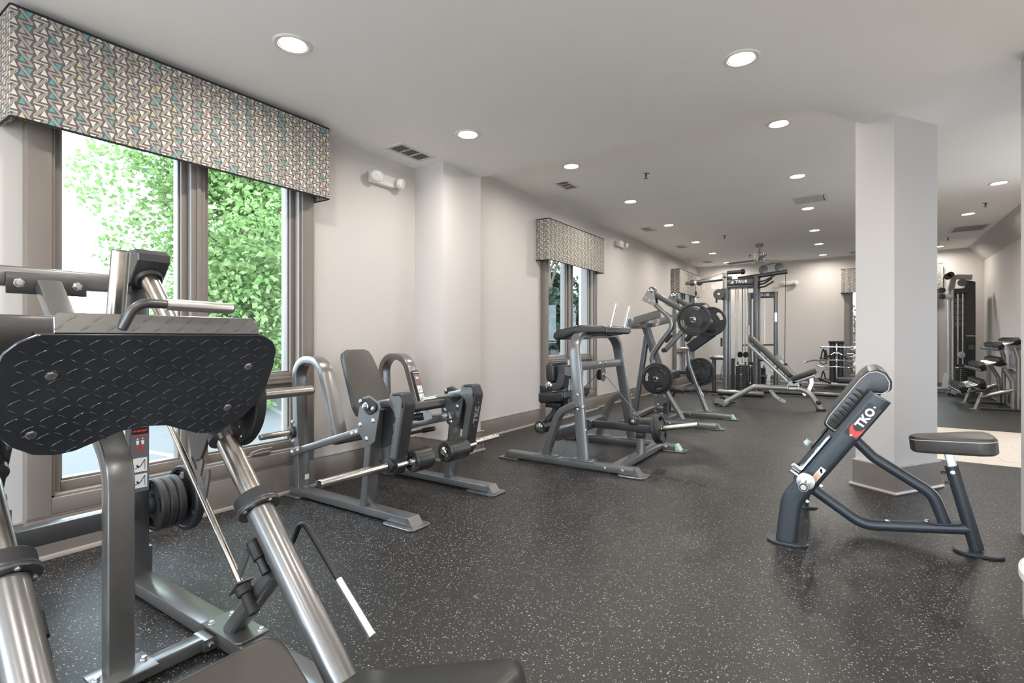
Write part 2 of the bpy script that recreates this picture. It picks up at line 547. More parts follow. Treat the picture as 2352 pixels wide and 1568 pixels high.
def text(body, size, org, ux, uy, m, parent, name='lettering', ext=0.0006, bold=0.0, align='CENTER', spacing=1.0):
    cu = bpy.data.curves.new('txt', 'FONT')
    cu.body = body; cu.size = size; cu.extrude = ext; cu.offset = bold
    cu.align_x = align; cu.align_y = 'CENTER'; cu.space_character = spacing; cu.resolution_u = 3
    t = bpy.data.objects.new('txt', cu); COL.objects.link(t)
    dg = bpy.context.evaluated_depsgraph_get()
    me = bpy.data.meshes.new_from_object(t.evaluated_get(dg))
    bpy.data.objects.remove(t)
    ux, uy = V(ux).normalized(), V(uy).normalized(); uz = ux.cross(uy)
    M = Matrix((ux, uy, uz)).transposed()
    off = V(org) - (wpos(parent) if parent else V((0, 0, 0)))
    for v_ in me.vertices: v_.co = M @ v_.co + off
    me.materials.clear(); me.materials.append(m)
    o = bpy.data.objects.new(name, me); COL.objects.link(o)
    if parent: o.parent = parent
    return o

X, Y, Z = V((1, 0, 0)), V((0, 1, 0)), V((0, 0, 1))
def xz(pts, y): return [V((a, y, b)) for a, b in pts]
# ------------------------------------------------------------------ the room shell
WX = -3.43          # left wall plane
FY = 13.7           # far wall plane
ZL, ZH = 2.67, 2.9  # lower and upper ceiling
def struct(mb, name, m, parent=None, smooth=26):
    o = mb.build(name, m, parent, smooth)
    if parent is None: o['kind'] = 'structure'
    return o

struct(MB().box(-3.62, 1.25, -1.0, 6.05, -0.12, 0).box(1.25, 6.2, 3.9, 6.05, -0.12, 0).box(-3.62, .55, 6.05, 8.24, -0.12, 0).box(-3.62, 2.25, 8.24, 13.9, -0.12, 0), 'floor', FLOOR)
struct(MB().box(-3.62, 6.2, -4.2, -1.0, -.12, 0).box(1.25, 6.2, -1.0, 3.9, -.12, 0), 'floor_bounce', PLANK)  # unseen pale floor, added to bounce light up to the ceiling
# cream plank walkway across the rubber, plank by plank
fc = tag(bpy.data.objects.new('trim_1', None), kind='structure'); COL.objects.link(fc); fc.location = (.55, 6.05, 0)
_pl = None
for r_ in range(11):
    y0 = 6.05 + r_*0.1991
    xs = [.55] + [.55 + .45*((r_*.37) % 1) + .35 + 1.2*k for k in range(5)]
    xs = [q for q in xs if q < 6.2] + [6.2]
    for x0, x1 in zip(xs, xs[1:]):
        MB().box(x0+.001, x1-.001, y0+.001, y0+.1981, -.12, .0015 + .0006*((r_*7+int(x0*10)) % 3)).build('plank', PLANK, fc)

def wall_holes(name, fixed, axis, a0, a1, z0, z1, t, holes, m=WALL):
    """wall slab with rectangular openings; axis 'y' = plane x=fixed, axis 'x' = plane y=fixed"""
    mb = MB()
    cuts = sorted(holes)
    def blk(p0, p1, q0, q1):
        if p1 - p0 < 1e-4 or q1 - q0 < 1e-4: return
        lo, hi = sorted((fixed, fixed + t))
        if axis == 'y': mb.box(lo, hi, p0, p1, q0, q1)
        else: mb.box(p0, p1, lo, hi, q0, q1)
    p = a0
    for h0, h1, hz0, hz1 in cuts:
        blk(p, h0, z0, z1); blk(h0, h1, z0, hz0); blk(h0, h1, hz1, z1); p = h1
    blk(p, a1, z0, z1)
    return struct(mb, name, m, smooth=0)

WINS = [(.79, 'window_1'), (5.80, 'window_2'), (11.53, 'window_3')]
OPEN = [(y+.09, y+1.51, .16, 2.36) for y, _ in WINS] + [(-2.6+.09, -2.6+1.51, .16, 2.36)]
wall_holes('wall_left', WX, 'y', -4.2, 13.9, 0, 3.1, -.2, OPEN)
wall_holes('wall_far', FY, 'x', -3.43, 2.05, 0, 3.1, .2, [(-.27+.09, -.27+1.51, .16, 2.36)])
wall_holes('wall_right', 2.05, 'y', 8.4, 13.9, 0, 2.62, .18, [])
wall_holes('wall_back', -4.0, 'x', -3.43, 6.0, 0, 3.1, -.2, [(-3.1, -.35, .05, 2.55), (.1, 2.85, .05, 2.55)])  # openings added behind the camera to let in more daylight
wall_holes('wall_side', 6.0, 'y', -4.0, 8.4, 0, 3.1, .2, [])
# end of the near partition at the right edge of the view
struct(MB().bbox(.763, .90, 3.9, 4.05, 0, ZL, .004), 'wall_partition', WALL)
struct(MB().box(.90, 6.0, 3.9, 4.05, 0, ZL), 'wall_near_right', WALL)
# return walls of the far right bay
wall_holes('wall_bay', 8.3, 'x', 2.05, 6.0, 0, 3.1, .1, [(2.5, 5.7, .04, 2.55)])  # unseen opening added to bring daylight to the upper ceiling
struct(MB().prism([(1.80, 2.9), (2.05, 2.62), (2.3, 2.62), (2.3, 2.95), (1.80, 2.95)], (0, 8.4, 0), X, Z, (0, 5.3, 0)), 'trim_2', WALL, smooth=0)

struct(MB().box(-3.62, 6.2, 4.06, 8.4, ZH, ZH+.1).box(-3.62, 2.3, 8.4, 13.9, ZH, ZH+.1), 'ceiling', CEIL)
low = [(-3.43, -4.0), (6.0, -4.0), (6.0, 5.01), (.486, 5.004), (.06, 4.66), (-.311, 4.06), (-3.43, 4.06)]
struct(MB().prism(low, (0, 0, ZL), X, Y, (0, 0, .45)), 'ceiling_lowered', CEIL, smooth=0)

# pilaster on the left wall, column, baseboards
struct(MB().bbox(WX-.02, -3.08, 3.512, 4.06, 0, ZL, .003), 'wall_pilaster', WALL)
a_ = V((.2735, .4155, 0)); a_ = a_/a_.length; b_ = V((-a_.y, a_.x, 0))
c0 = V((.206, 4.517, 0))
A1, B1 = .50, .272
cpts = [(0, 0), (A1, 0), (A1, B1), (0, B1)]
struct(MB().prism(cpts, c0, a_, b_, (0, 0, ZH), .003), 'wall_column', WALL, smooth=0)
def cbase(o, z0, z1, m, name, ch=.002):
    pts = [(-o, -o), (A1+o, -o), (A1+o, B1+o), (-o, B1+o)]
    return struct(MB().prism(pts, c0+Z*z0, a_, b_, (0, 0, z1-z0), ch), name, m, smooth=0)
cbase(.014, 0, .185, TRIM, 'baseboard_column')
cbase(.017, .185, .197, SHOE, 'trim_3')
cbase(.034, 0, .022, SHOE, 'trim_4', .009)

def base_run(name, runs):
    """greige baseboard with thin pale cap and quarter round shoe"""
    root = MB()
    cap, sh = MB(), MB()
    for ax, f, d, p0, p1 in runs:
        for mb, o0, o1, z0, z1 in ((root, 0, .014, 0, .185), (cap, 0, .017, .185, .195), (sh, .014, .034, 0, .022)):
            lo, hi = sorted((f + d*o0, f + d*o1))
            if ax == 'y': mb.bbox(lo, hi, p0, p1, z0, z1, .004)
            else: mb.bbox(p0, p1, lo, hi, z0, z1, .004)
    o = struct(root, name, TRIM)
    cap.build('cap', SHOE, o); sh.build('shoe_moulding', SHOE, o)
base_run('baseboard_left', [('y', WX, 1, -4, -2.6), ('y', WX, 1, -1.0, .79), ('y', WX, 1, 2.39, 3.51), ('y', WX, 1, 4.06, 5.80), ('y', WX, 1, 7.40, 11.53), ('y', WX, 1, 13.13, 13.69)])
base_run('baseboard_pilaster', [('y', -3.08, 1, 3.478, 4.094), ('x', 3.512, -1, -3.415, -3.05), ('x', 4.06, 1, -3.415, -3.05)])
base_run('baseboard_far', [('x', FY, -1, -3.41, -.27), ('x', FY, -1, 1.33, 2.04)])
base_run('baseboard_right', [('y', 2.05, -1, 8.41, 13.68)])
base_run('baseboard_partition', [('x', 3.9, -1, .80, 5.99)])

# ------------------------------------------------------------------ windows
def make_window(name, org, ux, un):
    """casement pair with transom rails; ux runs along the wall, un points into the room; 1.6 m wide"""
    org, ux, un = V(org), V(ux), V(un)
    def bx(mb, u0, u1, n0, n1, z0, z1, r=.004):
        p = [org + ux*u + un*n for u in (u0, u1) for n in (n0, n1)]
        xs = [q.x for q in p]; ys = [q.y for q in p]
        return mb.bbox(min(xs), max(xs), min(ys), max(ys), z0, z1, r)
    w = 1.6
    mb = MB()
    bx(mb, 0, .095, 0, .07, .215, 2.36); bx(mb, w-.095, w, 0, .07, .215, 2.36)
    bx(mb, .095, w-.095, 0, .07, .215, .295); bx(mb, .095, w-.095, 0, .07, 2.28, 2.36)
    fr = struct(mb, name, TRIM)
    mb = MB(); bx(mb, 0, w, -.01, .078, 0, .20); bx(mb, 0, w, -.01, .066, .20, .216)
    mb.build('apron_panel', TRIM, fr)
    mb = MB(); bx(mb, -.004, w+.004, .078, .098, 0, .024); mb.build('shoe_moulding', SHOE, fr)
    mb = MB()                                   # stepped jambs
    for u0, u1 in ((.088, .112), (w-.112, w-.088)):
        bx(mb, u0, u1, -.15, .052, .28, 2.30)
    bx(mb, .09, w-.09, -.15, .052, .283, .308); bx(mb, .09, w-.09, -.15, .052, 2.27, 2.30)
    mb.build('jamb', TRIM, fr)
    mb = MB(); bx(mb, w/2-.042, w/2+.042, -.12, .045, .30, 2.28); bx(mb, w/2-.012, w/2+.012, .045, .058, .30, 2.28)
    mb.build('mullion', TRIM, fr)
    for k, (u0, u1) in enumerate(((.112, w/2-.042), (w/2+.042, w-.112))):
        for z0, z1 in ((.308, .80), (.80, 2.27)):
            mb = MB()
            s_ = .036
            bx(mb, u0, u0+s_, -.09, .0, z0, z1); bx(mb, u1-s_, u1, -.09, .0, z0, z1)
            bx(mb, u0+s_, u1-s_, -.09, 0, z0, z0+.05); bx(mb, u0+s_, u1-s_, -.09, 0, z1-.06, z1)
            bx(mb, u0+s_, u0+s_+.012, -.075, -.018, z0+.05, z1-.06); bx(mb, u1-s_-.012, u1-s_, -.075, -.018, z0+.05, z1-.06)
            bx(mb, u0+s_, u1-s_, -.075, -.018, z0+.05, z0+.062, .003); bx(mb, u0+s_, u1-s_, -.075, -.018, z1-.072, z1-.06, .003)
            sa = mb.build('sash', TRIM, fr)
            g = MB(); p = [org + ux*u + un*n for u in (u0+s_, u1-s_) for n in (-.048, -.042)]
            g.box(min(q.x for q in p), max(q.x for q in p), min(q.y for q in p), max(q.y for q in p), z0+.05, z1-.06)
            g.build('pane', GLASS, sa)
        mb = MB(); bx(mb, u0, u1, -.06, .018, .795, .822); bx(mb, u0, u1, -.06, .03, .775, .795)
        mb.build('transom_rail', TRIM, fr)
    for u in (.40, 1.20):                       # folding crank handles
        c = org + ux*u + un*.055 + Z*.318
        mb = MB(); mb.sweep([c-ux*.075, c-ux*.03, c+ux*.06], oval(.03, .018), un)
        mb.sweep([c-ux*.07+Z*.012, c+Z*.022, c+ux*.075+Z*.020], oval(.018, .012), un)
        mb.build('crank_handle', TRIM, fr)
    return fr
for y, n in WINS: make_window(n, (WX, y, 0), Y, X)
make_window('window_4', (1.33, FY, 0), -X, -Y)
make_window('window_5', (WX, -2.6, 0), Y, X)

# ------------------------------------------------------------------ upholstered valances
def make_valance(org, ux, un, w, z0, z1, d, label):
    org, ux, un = V(org), V(ux), V(un)
    t = thing('window_valance', org + ux*w/2 + Z*z0, label, 'valance', None)
    mb = MB(); uvs = []
    path = [org, org+un*d, org+un*d+ux*w, org+ux*w]
    L = [0, d, d+w, 2*d+w]
    me = bpy.data.meshes.new('board')
    vs, fs, uv = [], [], []
    def quad(p, q):
        b = len(vs); vs.extend(p); fs.append((b, b+1, b+2, b+3)); uv.extend(q)
    th = .022
    inn = [org + ux*th, org + ux*th + un*(d-th), org + ux*(w-th) + un*(d-th), org + ux*(w-th)]
    for i in range(3):
        a, b = path[i], path[i+1]
        quad([a+Z*z0, b+Z*z0, b+Z*z1, a+Z*z1], [(L[i], z0), (L[i+1], z0), (L[i+1], z1), (L[i], z1)])
        a2, b2 = inn[i], inn[i+1]
        quad([b2+Z*z0, a2+Z*z0, a2+Z*z1, b2+Z*z1], [(L[i+1], z0), (L[i], z0), (L[i], z1), (L[i+1], z1)])
        quad([a+Z*z0, a2+Z*z0, b2+Z*z0, b+Z*z0], [(L[i], z0), (L[i], z0+th), (L[i+1], z0+th), (L[i+1], z0)])
    quad([path[0]+Z*(z1-.004), path[1]+Z*(z1-.004), path[2]+Z*(z1-.004), path[3]+Z*(z1-.004)], [(0, 0), (0, .2), (w, .2), (w, 0)])
    off = t.location
    me.from_pydata([tuple(p-off) for p in vs], [], fs)
    ul = me.uv_layers.new(name='UVMap')
    for i, q in enumerate(uv): ul.data[i].uv = q
    me.materials.append(FABRIC)
    o = bpy.data.objects.new('fabric_board', me); COL.objects.link(o); o.parent = t
    for z, nm in ((z1, 'piping'), (z0, 'piping')):
        MB().tube(fillet([path[0]+Z*z, path[1]+Z*z, path[2]+Z*z, path[3]+Z*z], .01, 3), .0055, 8, side=Z).build(nm, PIPING, t)
    return t
make_valance((WX, .705, 0), Y, X, 1.73, 2.12, 2.635, .19, 'large zigzag print valance above the nearest big window')
make_valance((WX, 5.69, 0), Y, X, 1.70, 2.085, 2.605, .19, 'zigzag print valance on the long wall between pilaster and far corner')
make_valance((WX, 11.43, 0), Y, X, 1.72, 2.085, 2.605, .19, 'zigzag print valance at the far corner behind the cable tower')
make_valance((1.41, FY, 0), -X, -Y, 1.74, 2.085, 2.605, .17, 'zigzag print valance on the end wall beside the white column')

# ------------------------------------------------------------------ ceiling lights
def make_light(loc):
    t = thing('recessed_light', loc, 'round recessed ceiling light, lit, with white trim ring', 'ceiling light')
    q = V(loc)
    MB().lathe(q, -Z, [(.098, -.002), (.098, .004), (.090, .008), (.076, .006), (.070, -.012), (.0, -.012)], 32).build('trim_ring', WHITEP, t)
    MB().lathe(q - Z*(-.006), -Z, [(.0, 0), (.0705, 0), (.068, .006), (.04, .008), (0, .009)], 32).build('lens', LENS, t)
    return t
L0 = make_light((-2.52, 1.66, ZL))
L0['label'] = 'recessed ceiling light nearest the big patterned valance'
lights = [(-2.51, 3.145, ZL, 'recessed ceiling light beside the vent near the pilaster'),
          (-.55, 3.145, ZL, 'recessed ceiling light on the lowered ceiling nearest the camera on the right'),
          (-2.51, 4.88, ZH, 'first recessed light past the ceiling step, above the pilaster side'),
          (-.56, 4.88, ZH, 'first recessed light past the ceiling step, left of the white column'),
          (-2.51, 6.58, ZH, 'second recessed light of the window side row past the ceiling step'),
          (-2.53, 8.30, ZH, 'third recessed light of the window side row past the ceiling step'),
          (-.57, 6.58, ZH, 'recessed light just before the long ceiling grille left of the column'),
          (-.59, 8.30, ZH, 'recessed light just behind the long ceiling grille left of the column'),
          (-.62, 10.06, ZH, 'recessed light fourth from the ceiling step in the row beside the column'),
          (-2.56, 10.06, ZH, 'fourth recessed light of the window side row past the ceiling step'),
          (-2.60, 11.6, ZH, 'recessed light second from the end wall in the window side row'),
          (-2.64, 13.2, ZH, 'recessed light nearest the end wall in the window side row'),
          (-.64, 11.56, ZH, 'recessed light second from the end wall in the row beside the column'),
          (-.65, 13.13, ZH, 'recessed light nearest the end wall in the row beside the column'),
          (1.355, 8.17, ZH, 'recessed light right of the column, nearest of that bay'),
          (1.32, 9.96, ZH, 'recessed light right of the column, middle of that bay'),
          (1.315, 13.2, ZH, 'recessed light right of the column, above the shrouded cable machine')]
LP = [(-2.52, 1.66, ZL)]
for x, y, z, lb in lights:
    dup(L0, (x, y, z), 0, lb); LP.append((x, y, z))
# lamps go on in the part of the room behind the camera too
LPX = LP + [(-2.5, -.1, ZL), (-.55, 1.4, ZL), (-.55, -.4, ZL), (1.4, 1.4, ZL), (1.4, -.4, ZL), (-.5, -2.2, ZL), (-2.5, -1.9, ZL), (1.4, -2.2, ZL), (3.4, 1.4, ZL), (3.4, -1.2, ZL),
            (1.4, 6.5, ZH), (3.2, 6.6, ZH)]
for x, y, z in LPX[len(LP):]:
    dup(L0, (x, y, z), 0, 'recessed ceiling light outside the photographed part of the room', 'lights outside the view')
lamp = bpy.data.lights.new('downlight', 'AREA')
lamp.shape = 'DISK'; lamp.size = .13; lamp.energy = LAMP_W; lamp.color = (1.0, .92, .83); lamp.spread = math.radians(172)
for x, y, z in LPX:
    o = bpy.data.objects.new('downlight', lamp); COL.objects.link(o); o.location = (x, y, z - .022)
# daylight sampling at the windows
def portal(loc, rot, w, h):
    l = bpy.data.lights.new('window_portal', 'AREA'); l.shape = 'RECTANGLE'; l.size = w; l.size_y = h
    l.cycles.is_portal = True
    o = bpy.data.objects.new('window_portal', l); COL.objects.link(o); o.location = loc; o.rotation_euler = rot
for y, _ in WINS + [(-2.6, '')]: portal((-3.60, y+.8, 1.28), (0, -PI/2, 0), 2.0, 1.4)
portal((.53, 13.87, 1.28), (-PI/2, 0, 0), 1.4, 2.0)
portal((4.1, 8.42, 1.3), (-PI/2, 0, 0), 3.2, 2.5)
for _x in (-1.7, 1.5): portal((_x, -4.15, 1.3), (PI/2, 0, 0), 2.75, 2.5)

# ------------------------------------------------------------------ vents, sprinklers, fan, wall devices
def make_vent(loc, w, l, label, nb=3, along='y'):
    """ceiling register with slatted bays; long side l along y, or along x"""
    t = thing('ceiling_vent', loc, label, 'ceiling vent')
    c = V(loc)
    U, W_ = (Y, X) if along == 'y' else (X, Y)
    def bx(mb, u0, u1, w0, w1, z0, z1):
        p = [c + U*u + W_*q for u in (u0, u1) for q in (w0, w1)]
        mb.box(min(q.x for q in p), max(q.x for q in p), min(q.y for q in p), max(q.y for q in p), c.z+z0, c.z+z1)
    mb = MB(); e = .028
    bx(mb, -l/2, l/2, -w/2, -w/2+e, -.008, 0); bx(mb, -l/2, l/2, w/2-e, w/2, -.008, 0)
    bx(mb, -l/2, -l/2+e, -w/2+e, w/2-e, -.008, 0); bx(mb, l/2-e, l/2, -w/2+e, w/2-e, -.008, 0)
    for k in range(1, nb):
        u = -l/2 + e + (l-2*e)*k/nb; bx(mb, u-.006, u+.006, -w/2+e, w/2-e, -.007, 0)
    mb.build('frame', VENTM, t)
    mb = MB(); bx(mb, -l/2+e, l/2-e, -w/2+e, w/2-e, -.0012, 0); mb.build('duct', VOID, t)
    n = int((l-2*e)/.016)
    sl = None
    for i in range(n):
        u = -l/2 + e + .008 + i*.016
        if sl is None:
            mb = MB(); p0 = c + U*u
            d = .0065
            q = [p0 + W_*s_*(w/2-e) + U*k*d + Z*z for s_ in (-1, 1) for k, z in ((-1, -.007), (1, -.001), (1, -.0022), (-1, -.0082))]
            mb.add(q, [(0, 1, 5, 4), (1, 2, 6, 5), (2, 3, 7, 6), (3, 0, 4, 7), (3, 2, 1, 0), (4, 5, 6, 7)])
            sl = mb.build('slat', VENTM, t, 0); u00 = u
        else:
            o = sl.copy(); COL.objects.link(o); o.parent = t; o.location = sl.location + U*(u-u00)
    return t
make_vent((-3.155, 3.18, ZL), .20, .40, 'white slatted ceiling vent beside the pilaster')
make_vent((-2.865, 5.45, ZH), .19, .34, 'ceiling vent nearest past the ceiling step, by the wall')
make_vent((-2.91, 8.41, ZH), .19, .34, 'second small ceiling vent past the step along the window wall')
make_vent((-2.92, 10.38, ZH), .19, .34, 'third small ceiling vent past the step along the window wall')
make_vent((-2.99, 12.8, ZH), .19, .34, 'small ceiling vent nearest the far left corner')
make_vent((-.08, 13.09, ZH), .19, .34, 'ceiling vent partly hidden by the white column')
make_vent((-.525, 7.75, ZH), .39, .37, 'square return grille on the ceiling left of the column', 2, 'x')
make_vent((1.50, 11.27, ZH), .58, .46, 'large flat return grille right of the column by the sloped ceiling', 1, 'x')
make_vent((1.19, 12.9, ZH), .19, .34, 'small vent right of the column near the end wall')

def make_sprinkler(loc, label):
    t = thing('sprinkler_head', loc, label, 'sprinkler')
    MB().lathe(loc, -Z, [(.04, 0), (.04, .003), (.03, .008), (0, .008)], 20).build('escutcheon', ZINC, t)
    MB().lathe(loc, -Z, [(.012, .006), (.012, .03), (.006, .034), (.006, .05), (0, .05)], 12).build('body', FRAMED, t)
    MB().lathe(V(loc)-Z*.05, -Z, [(.022, 0), (.022, .003), (0, .003)], 14).build('deflector', FRAMED, t)
make_sprinkler((-1.944, 5.56, ZH), 'sprinkler head beyond the ceiling step, the nearest one')
make_sprinkler((-1.97, 9.7, ZH), 'sprinkler head on the upper ceiling in front of the fan')
make_sprinkler((-1.97, 12.24, ZH), 'sprinkler head behind the fan, near the end wall')
make_sprinkler((1.408, 9.29, ZH), 'sprinkler head right of the column between two lights')
make_sprinkler((1.331, 12.15, ZH), 'sprinkler head right of the column past the flat grille')

fl = V((-1.59, 10.93, ZH))
t = thing('ceiling_fan', fl, 'three blade brushed nickel ceiling fan above the cable towers', 'fan')
MB().lathe(fl, -Z, [(.068, 0), (.068, .06), (.062, .068), (0, .068)], 28).build('canopy', FANM, t)
MB().lathe(fl, -Z, [(.013, .06), (.013, .15), (.035, .165), (.035, .175), (0, .175)], 16).build('downrod', FANM, t)
MB().lathe(fl, -Z, [(.03, .165), (.083, .18), (.083, .325), (.076, .335), (.076, .352), (.07, .36), (.0, .362)], 32).build('motor_housing', FANM, t)
mb = None
for k in range(3):
    a = math.radians(44 + 120*k)
    d = V((math.cos(a), math.sin(a), 0)); e = V((-d.y, d.x, 0))
    tl = Z*.16 + e
    up = d.cross(tl.normalized())
    q = MB().prism([(.06, -.035), (.16, -.045), (.60, -.062), (.63, -.05), (.63, .062), (.14, .055), (.06, .035)], fl - Z*.315, d, tl.normalized(), up*.009, .002)
    q.build('blade', BLADE, t)

def make_emergency(loc, un, ux, label):
    """twin head emergency light"""
    c, un, ux = V(loc), V(un), V(ux)
    t = thing('emergency_light', c, label, 'emergency light')
    MB().pad([(-.145, -.05), (.10, -.05), (.145, -.03), (.145, .045), (-.145, .045)], c, ux, Z, un*.06, .014, 3).build('body', WHITEP, t)
    for s_, tw in ((-1, -.25), (1, .55)):
        d = (un + ux*s_*abs(tw) - Z*.25).normalized()
        p = c + ux*s_*.13 + un*.075 - Z*.005
        a = ux - d*ux.dot(d); a.normalize(); b = d.cross(a)
        h = MB().pad(oval(.11, .09, 20), p, a, b, d*.05, .014, 3).build('lamp_head', WHITEP, t)
        for k in range(5):
            z_ = -.03 + k*.015
            MB().sweep([p + d*.051 + b*z_ - a*.04, p + d*.051 + b*z_ + a*.04], circ(.0022, 6), d).build('lens_rib', VENTM, h)
make_emergency((WX, 3.10, 2.455), X, Y, 'white twin head emergency light on the wall between valance and pilaster')
make_emergency((WX, 8.42, 2.70), X, Y, 'small emergency light high on the window wall past the middle valance')
make_emergency((-1.345, FY, 2.38), -Y, X, 'emergency light on the end wall right of the cable tower')

def make_outlet(loc, un, ux, label, name='wall_outlet'):
    c, un, ux = V(loc), V(un), V(ux)
    t = thing(name, c, label, 'outlet')
    MB().pad([(-.036, -.058), (.036, -.058), (.036, .058), (-.036, .058)], c, ux, Z, un*.007, .003, 2).build('cover_plate', WHITEP, t)
    for s_ in (-1, 1):
        MB().pad(oval(.032, .026, 14), c + Z*s_*.022 + un*.006, ux, Z, un*.003, .001, 1).build('receptacle', VENTM, t)
make_outlet((WX, 7.64, .47), X, Y, 'white wall outlet right of the middle window near the baseboard')
make_outlet((-3.30, FY, 2.38), -Y, X, 'left of the two white wall plates in the far corner')
make_outlet((-3.06, FY, 2.38), -Y, X, 'right of the two white wall plates in the far corner')

# round cream plinth at the right edge
t = thing('display_plinth', (.905, 2.70, 0), 'low round cream plinth cut off by the right edge', 'plinth')
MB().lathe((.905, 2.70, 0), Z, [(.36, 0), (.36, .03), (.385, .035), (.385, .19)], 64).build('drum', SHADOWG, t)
MB().lathe((.905, 2.70, 0), Z, [(.392, .185), (.397, .192), (.397, .218), (.388, .226), (0, .226)], 64).build('top', PLINTH, t)
# ------------------------------------------------------------------ weight plates (each a thing of its own)
_plate = {}
def plate_meshes(R, th, txt):
    k = (R, th)
    if k in _plate: return _plate[k]
    rim = MB().lathe((0, -th/2, 0), Y, [(R*.865, .004), (R*.88, 0), (R*.97, 0), (R, .006), (R, th-.006), (R*.97, th), (R*.88, th), (R*.865, th-.004), (R*.865, .004)], 48)
    web = MB()
    n = 60
    rad = [.026, R*.25, R*.50, R*.58, R*.83, R*.868]
    t2 = th*.26
    def hole(i, j):                       # three hand grips
        a = (i + .5)/n*360
        return j == 3 and (abs((a - 30) % 120 - 30) < 26)
    def pt(i, j, s):
        a = 2*PI*i/n
        hh = t2*(1.5 if j <= 1 else (1.0 if j < 5 else .9))
        return (rad[j]*math.cos(a), s*hh, rad[j]*math.sin(a))
    for j in range(5):
        for i in range(n):
            if hole(i, j): continue
            a = [pt(i, j, 1), pt(i+1, j, 1), pt(i+1, j+1, 1), pt(i, j+1, 1)]
            b = [pt(i, j, -1), pt(i+1, j, -1), pt(i+1, j+1, -1), pt(i, j+1, -1)]
            web.add(a, [(0, 1, 2, 3)]); web.add(b, [(3, 2, 1, 0)])
            if j == 3:
                if hole((i+1) % n, j): web.add([a[1], a[2], b[2], b[1]], [(0, 1, 2, 3)])
                if hole((i-1) % n, j): web.add([a[3], a[0], b[0], b[3]], [(0, 1, 2, 3)])
            for jj, q0, q1 in ((j-1, 0, 1), (j+1, 3, 2)):
                if 0 <= jj < 5 and hole(i, jj): web.add([a[q0], a[q1], b[q1], b[q0]], [(0, 1, 2, 3)])
    hub = MB().lathe((0, -th*.52, 0), Y, [(.0262, 0), (.034, 0), (.034, th*1.04), (.0262, th*1.04), (.0262, 0)], 24)
    teeth = MB()
    for g in range(3):
        for q in range(7):
            a = math.radians(120*g + 30 - 22 + q*7.3)
            d = V((math.cos(a), 0, math.sin(a))); e = V((-d.z, 0, d.x))
            for s in (-1, 1):
                c = d*R*.855 + Y*s*th*.30
                teeth.sweep([c - d*R*.035, c + d*R*.03], rrect(.0045, th*.16, .001, 1), e)
    r = [rim.mesh('rim', IRON), web.mesh('web', IRON, 35), hub.mesh('hub_sleeve', STEEL), teeth.mesh('grip_ribs', IRON)]
    lets = []
    for s in (1, -1):
        for body, x0 in (('TKO', -.36), (txt, .36))[:2 if txt else 1]:
            o = text(body, R*.2, (x0*R*s, s*(t2*1.02), 0), (s, 0, 0), (0, 0, 1), IRON, None, 'embossed_lettering', .0012, .001)
            lets.append(o.data); bpy.data.objects.remove(o)
    _plate[k] = (r, lets)
    return _plate[k]
def make_plate(R, th, loc, rot, label, group=None, spin=0.0, txt='35', lettering=True):
    ms, lets = plate_meshes(R, th, txt)
    t = thing('weight_plate', loc, label, 'weight plate', group)
    t.rotation_mode = 'XYZ'
    M = Matrix.Rotation(rot[2], 4, 'Z') @ Matrix.Rotation(rot[1], 4, 'Y') @ Matrix.Rotation(spin, 4, 'Y')
    t.rotation_euler = M.to_euler()
    ns = ['rim', 'web', 'hub_sleeve', 'grip_ribs']
    for n_, me in zip(ns, ms):
        o = bpy.data.objects.new(n_, me); COL.objects.link(o); o.parent = t
    if lettering:
        for me in lets:
            o = bpy.data.objects.new('embossed_lettering', me); COL.objects.link(o); o.parent = t
    return t

def horn(parent, p0, d, L, r=.0245, collar=True, name='weight_horn', m=None):
    """chrome plate peg with flange and dark end plug"""
    p0, d = V(p0), V(d).normalized()
    h = MB().lathe(p0, d, [(r, 0), (r, L-.003), (r-.003, L), (0, L)], 24).build(name, m or STEEL, parent)
    if collar: MB().lathe(p0, d, [(r+.018, -.004), (r+.02, .002), (r+.02, .018), (r+.016, .022), (r, .024)], 28).build('flange', LEVER, h)
    MB().lathe(p0 + d*(L-.001), d, [(r*.86, 0), (r*.86, .003), (0, .004)], 20).build('end_plug', BLACK, h)
    return h
def foot_plate(parent, x0, x1, y0, y1, m=FRAME):
    o = MB().prism([(x0+.02, y0), (x1-.02, y0), (x1, y0+.02), (x1, y1-.02), (x1-.02, y1), (x0+.02, y1), (x0, y1-.02), (x0, y0+.02)], (0, 0, .004), X, Y, (0, 0, .009), .002).build('foot', m, parent)
    MB().prism([(x0+.022, y0+.002), (x1-.022, y0+.002), (x1-.002, y0+.022), (x1-.002, y1-.022), (x1-.022, y1-.002), (x0+.022, y1-.002), (x0+.002, y1-.022), (x0+.002, y0+.022)], (0, 0, 0), X, Y, (0, 0, .0045)).build('rubber_pad', RUBBER, o)
def cap_end(parent, x, y0, y1, z0, z1, sx, m=FRAME):
    """sloped end of a floor rail"""
    MB().prism([(0, z0), (sx*.05, z0), (sx*.012, z1), (0, z1)], (x, y0, 0), X, Z, (0, y1-y0, 0), .002).build('rail_end', m, parent)
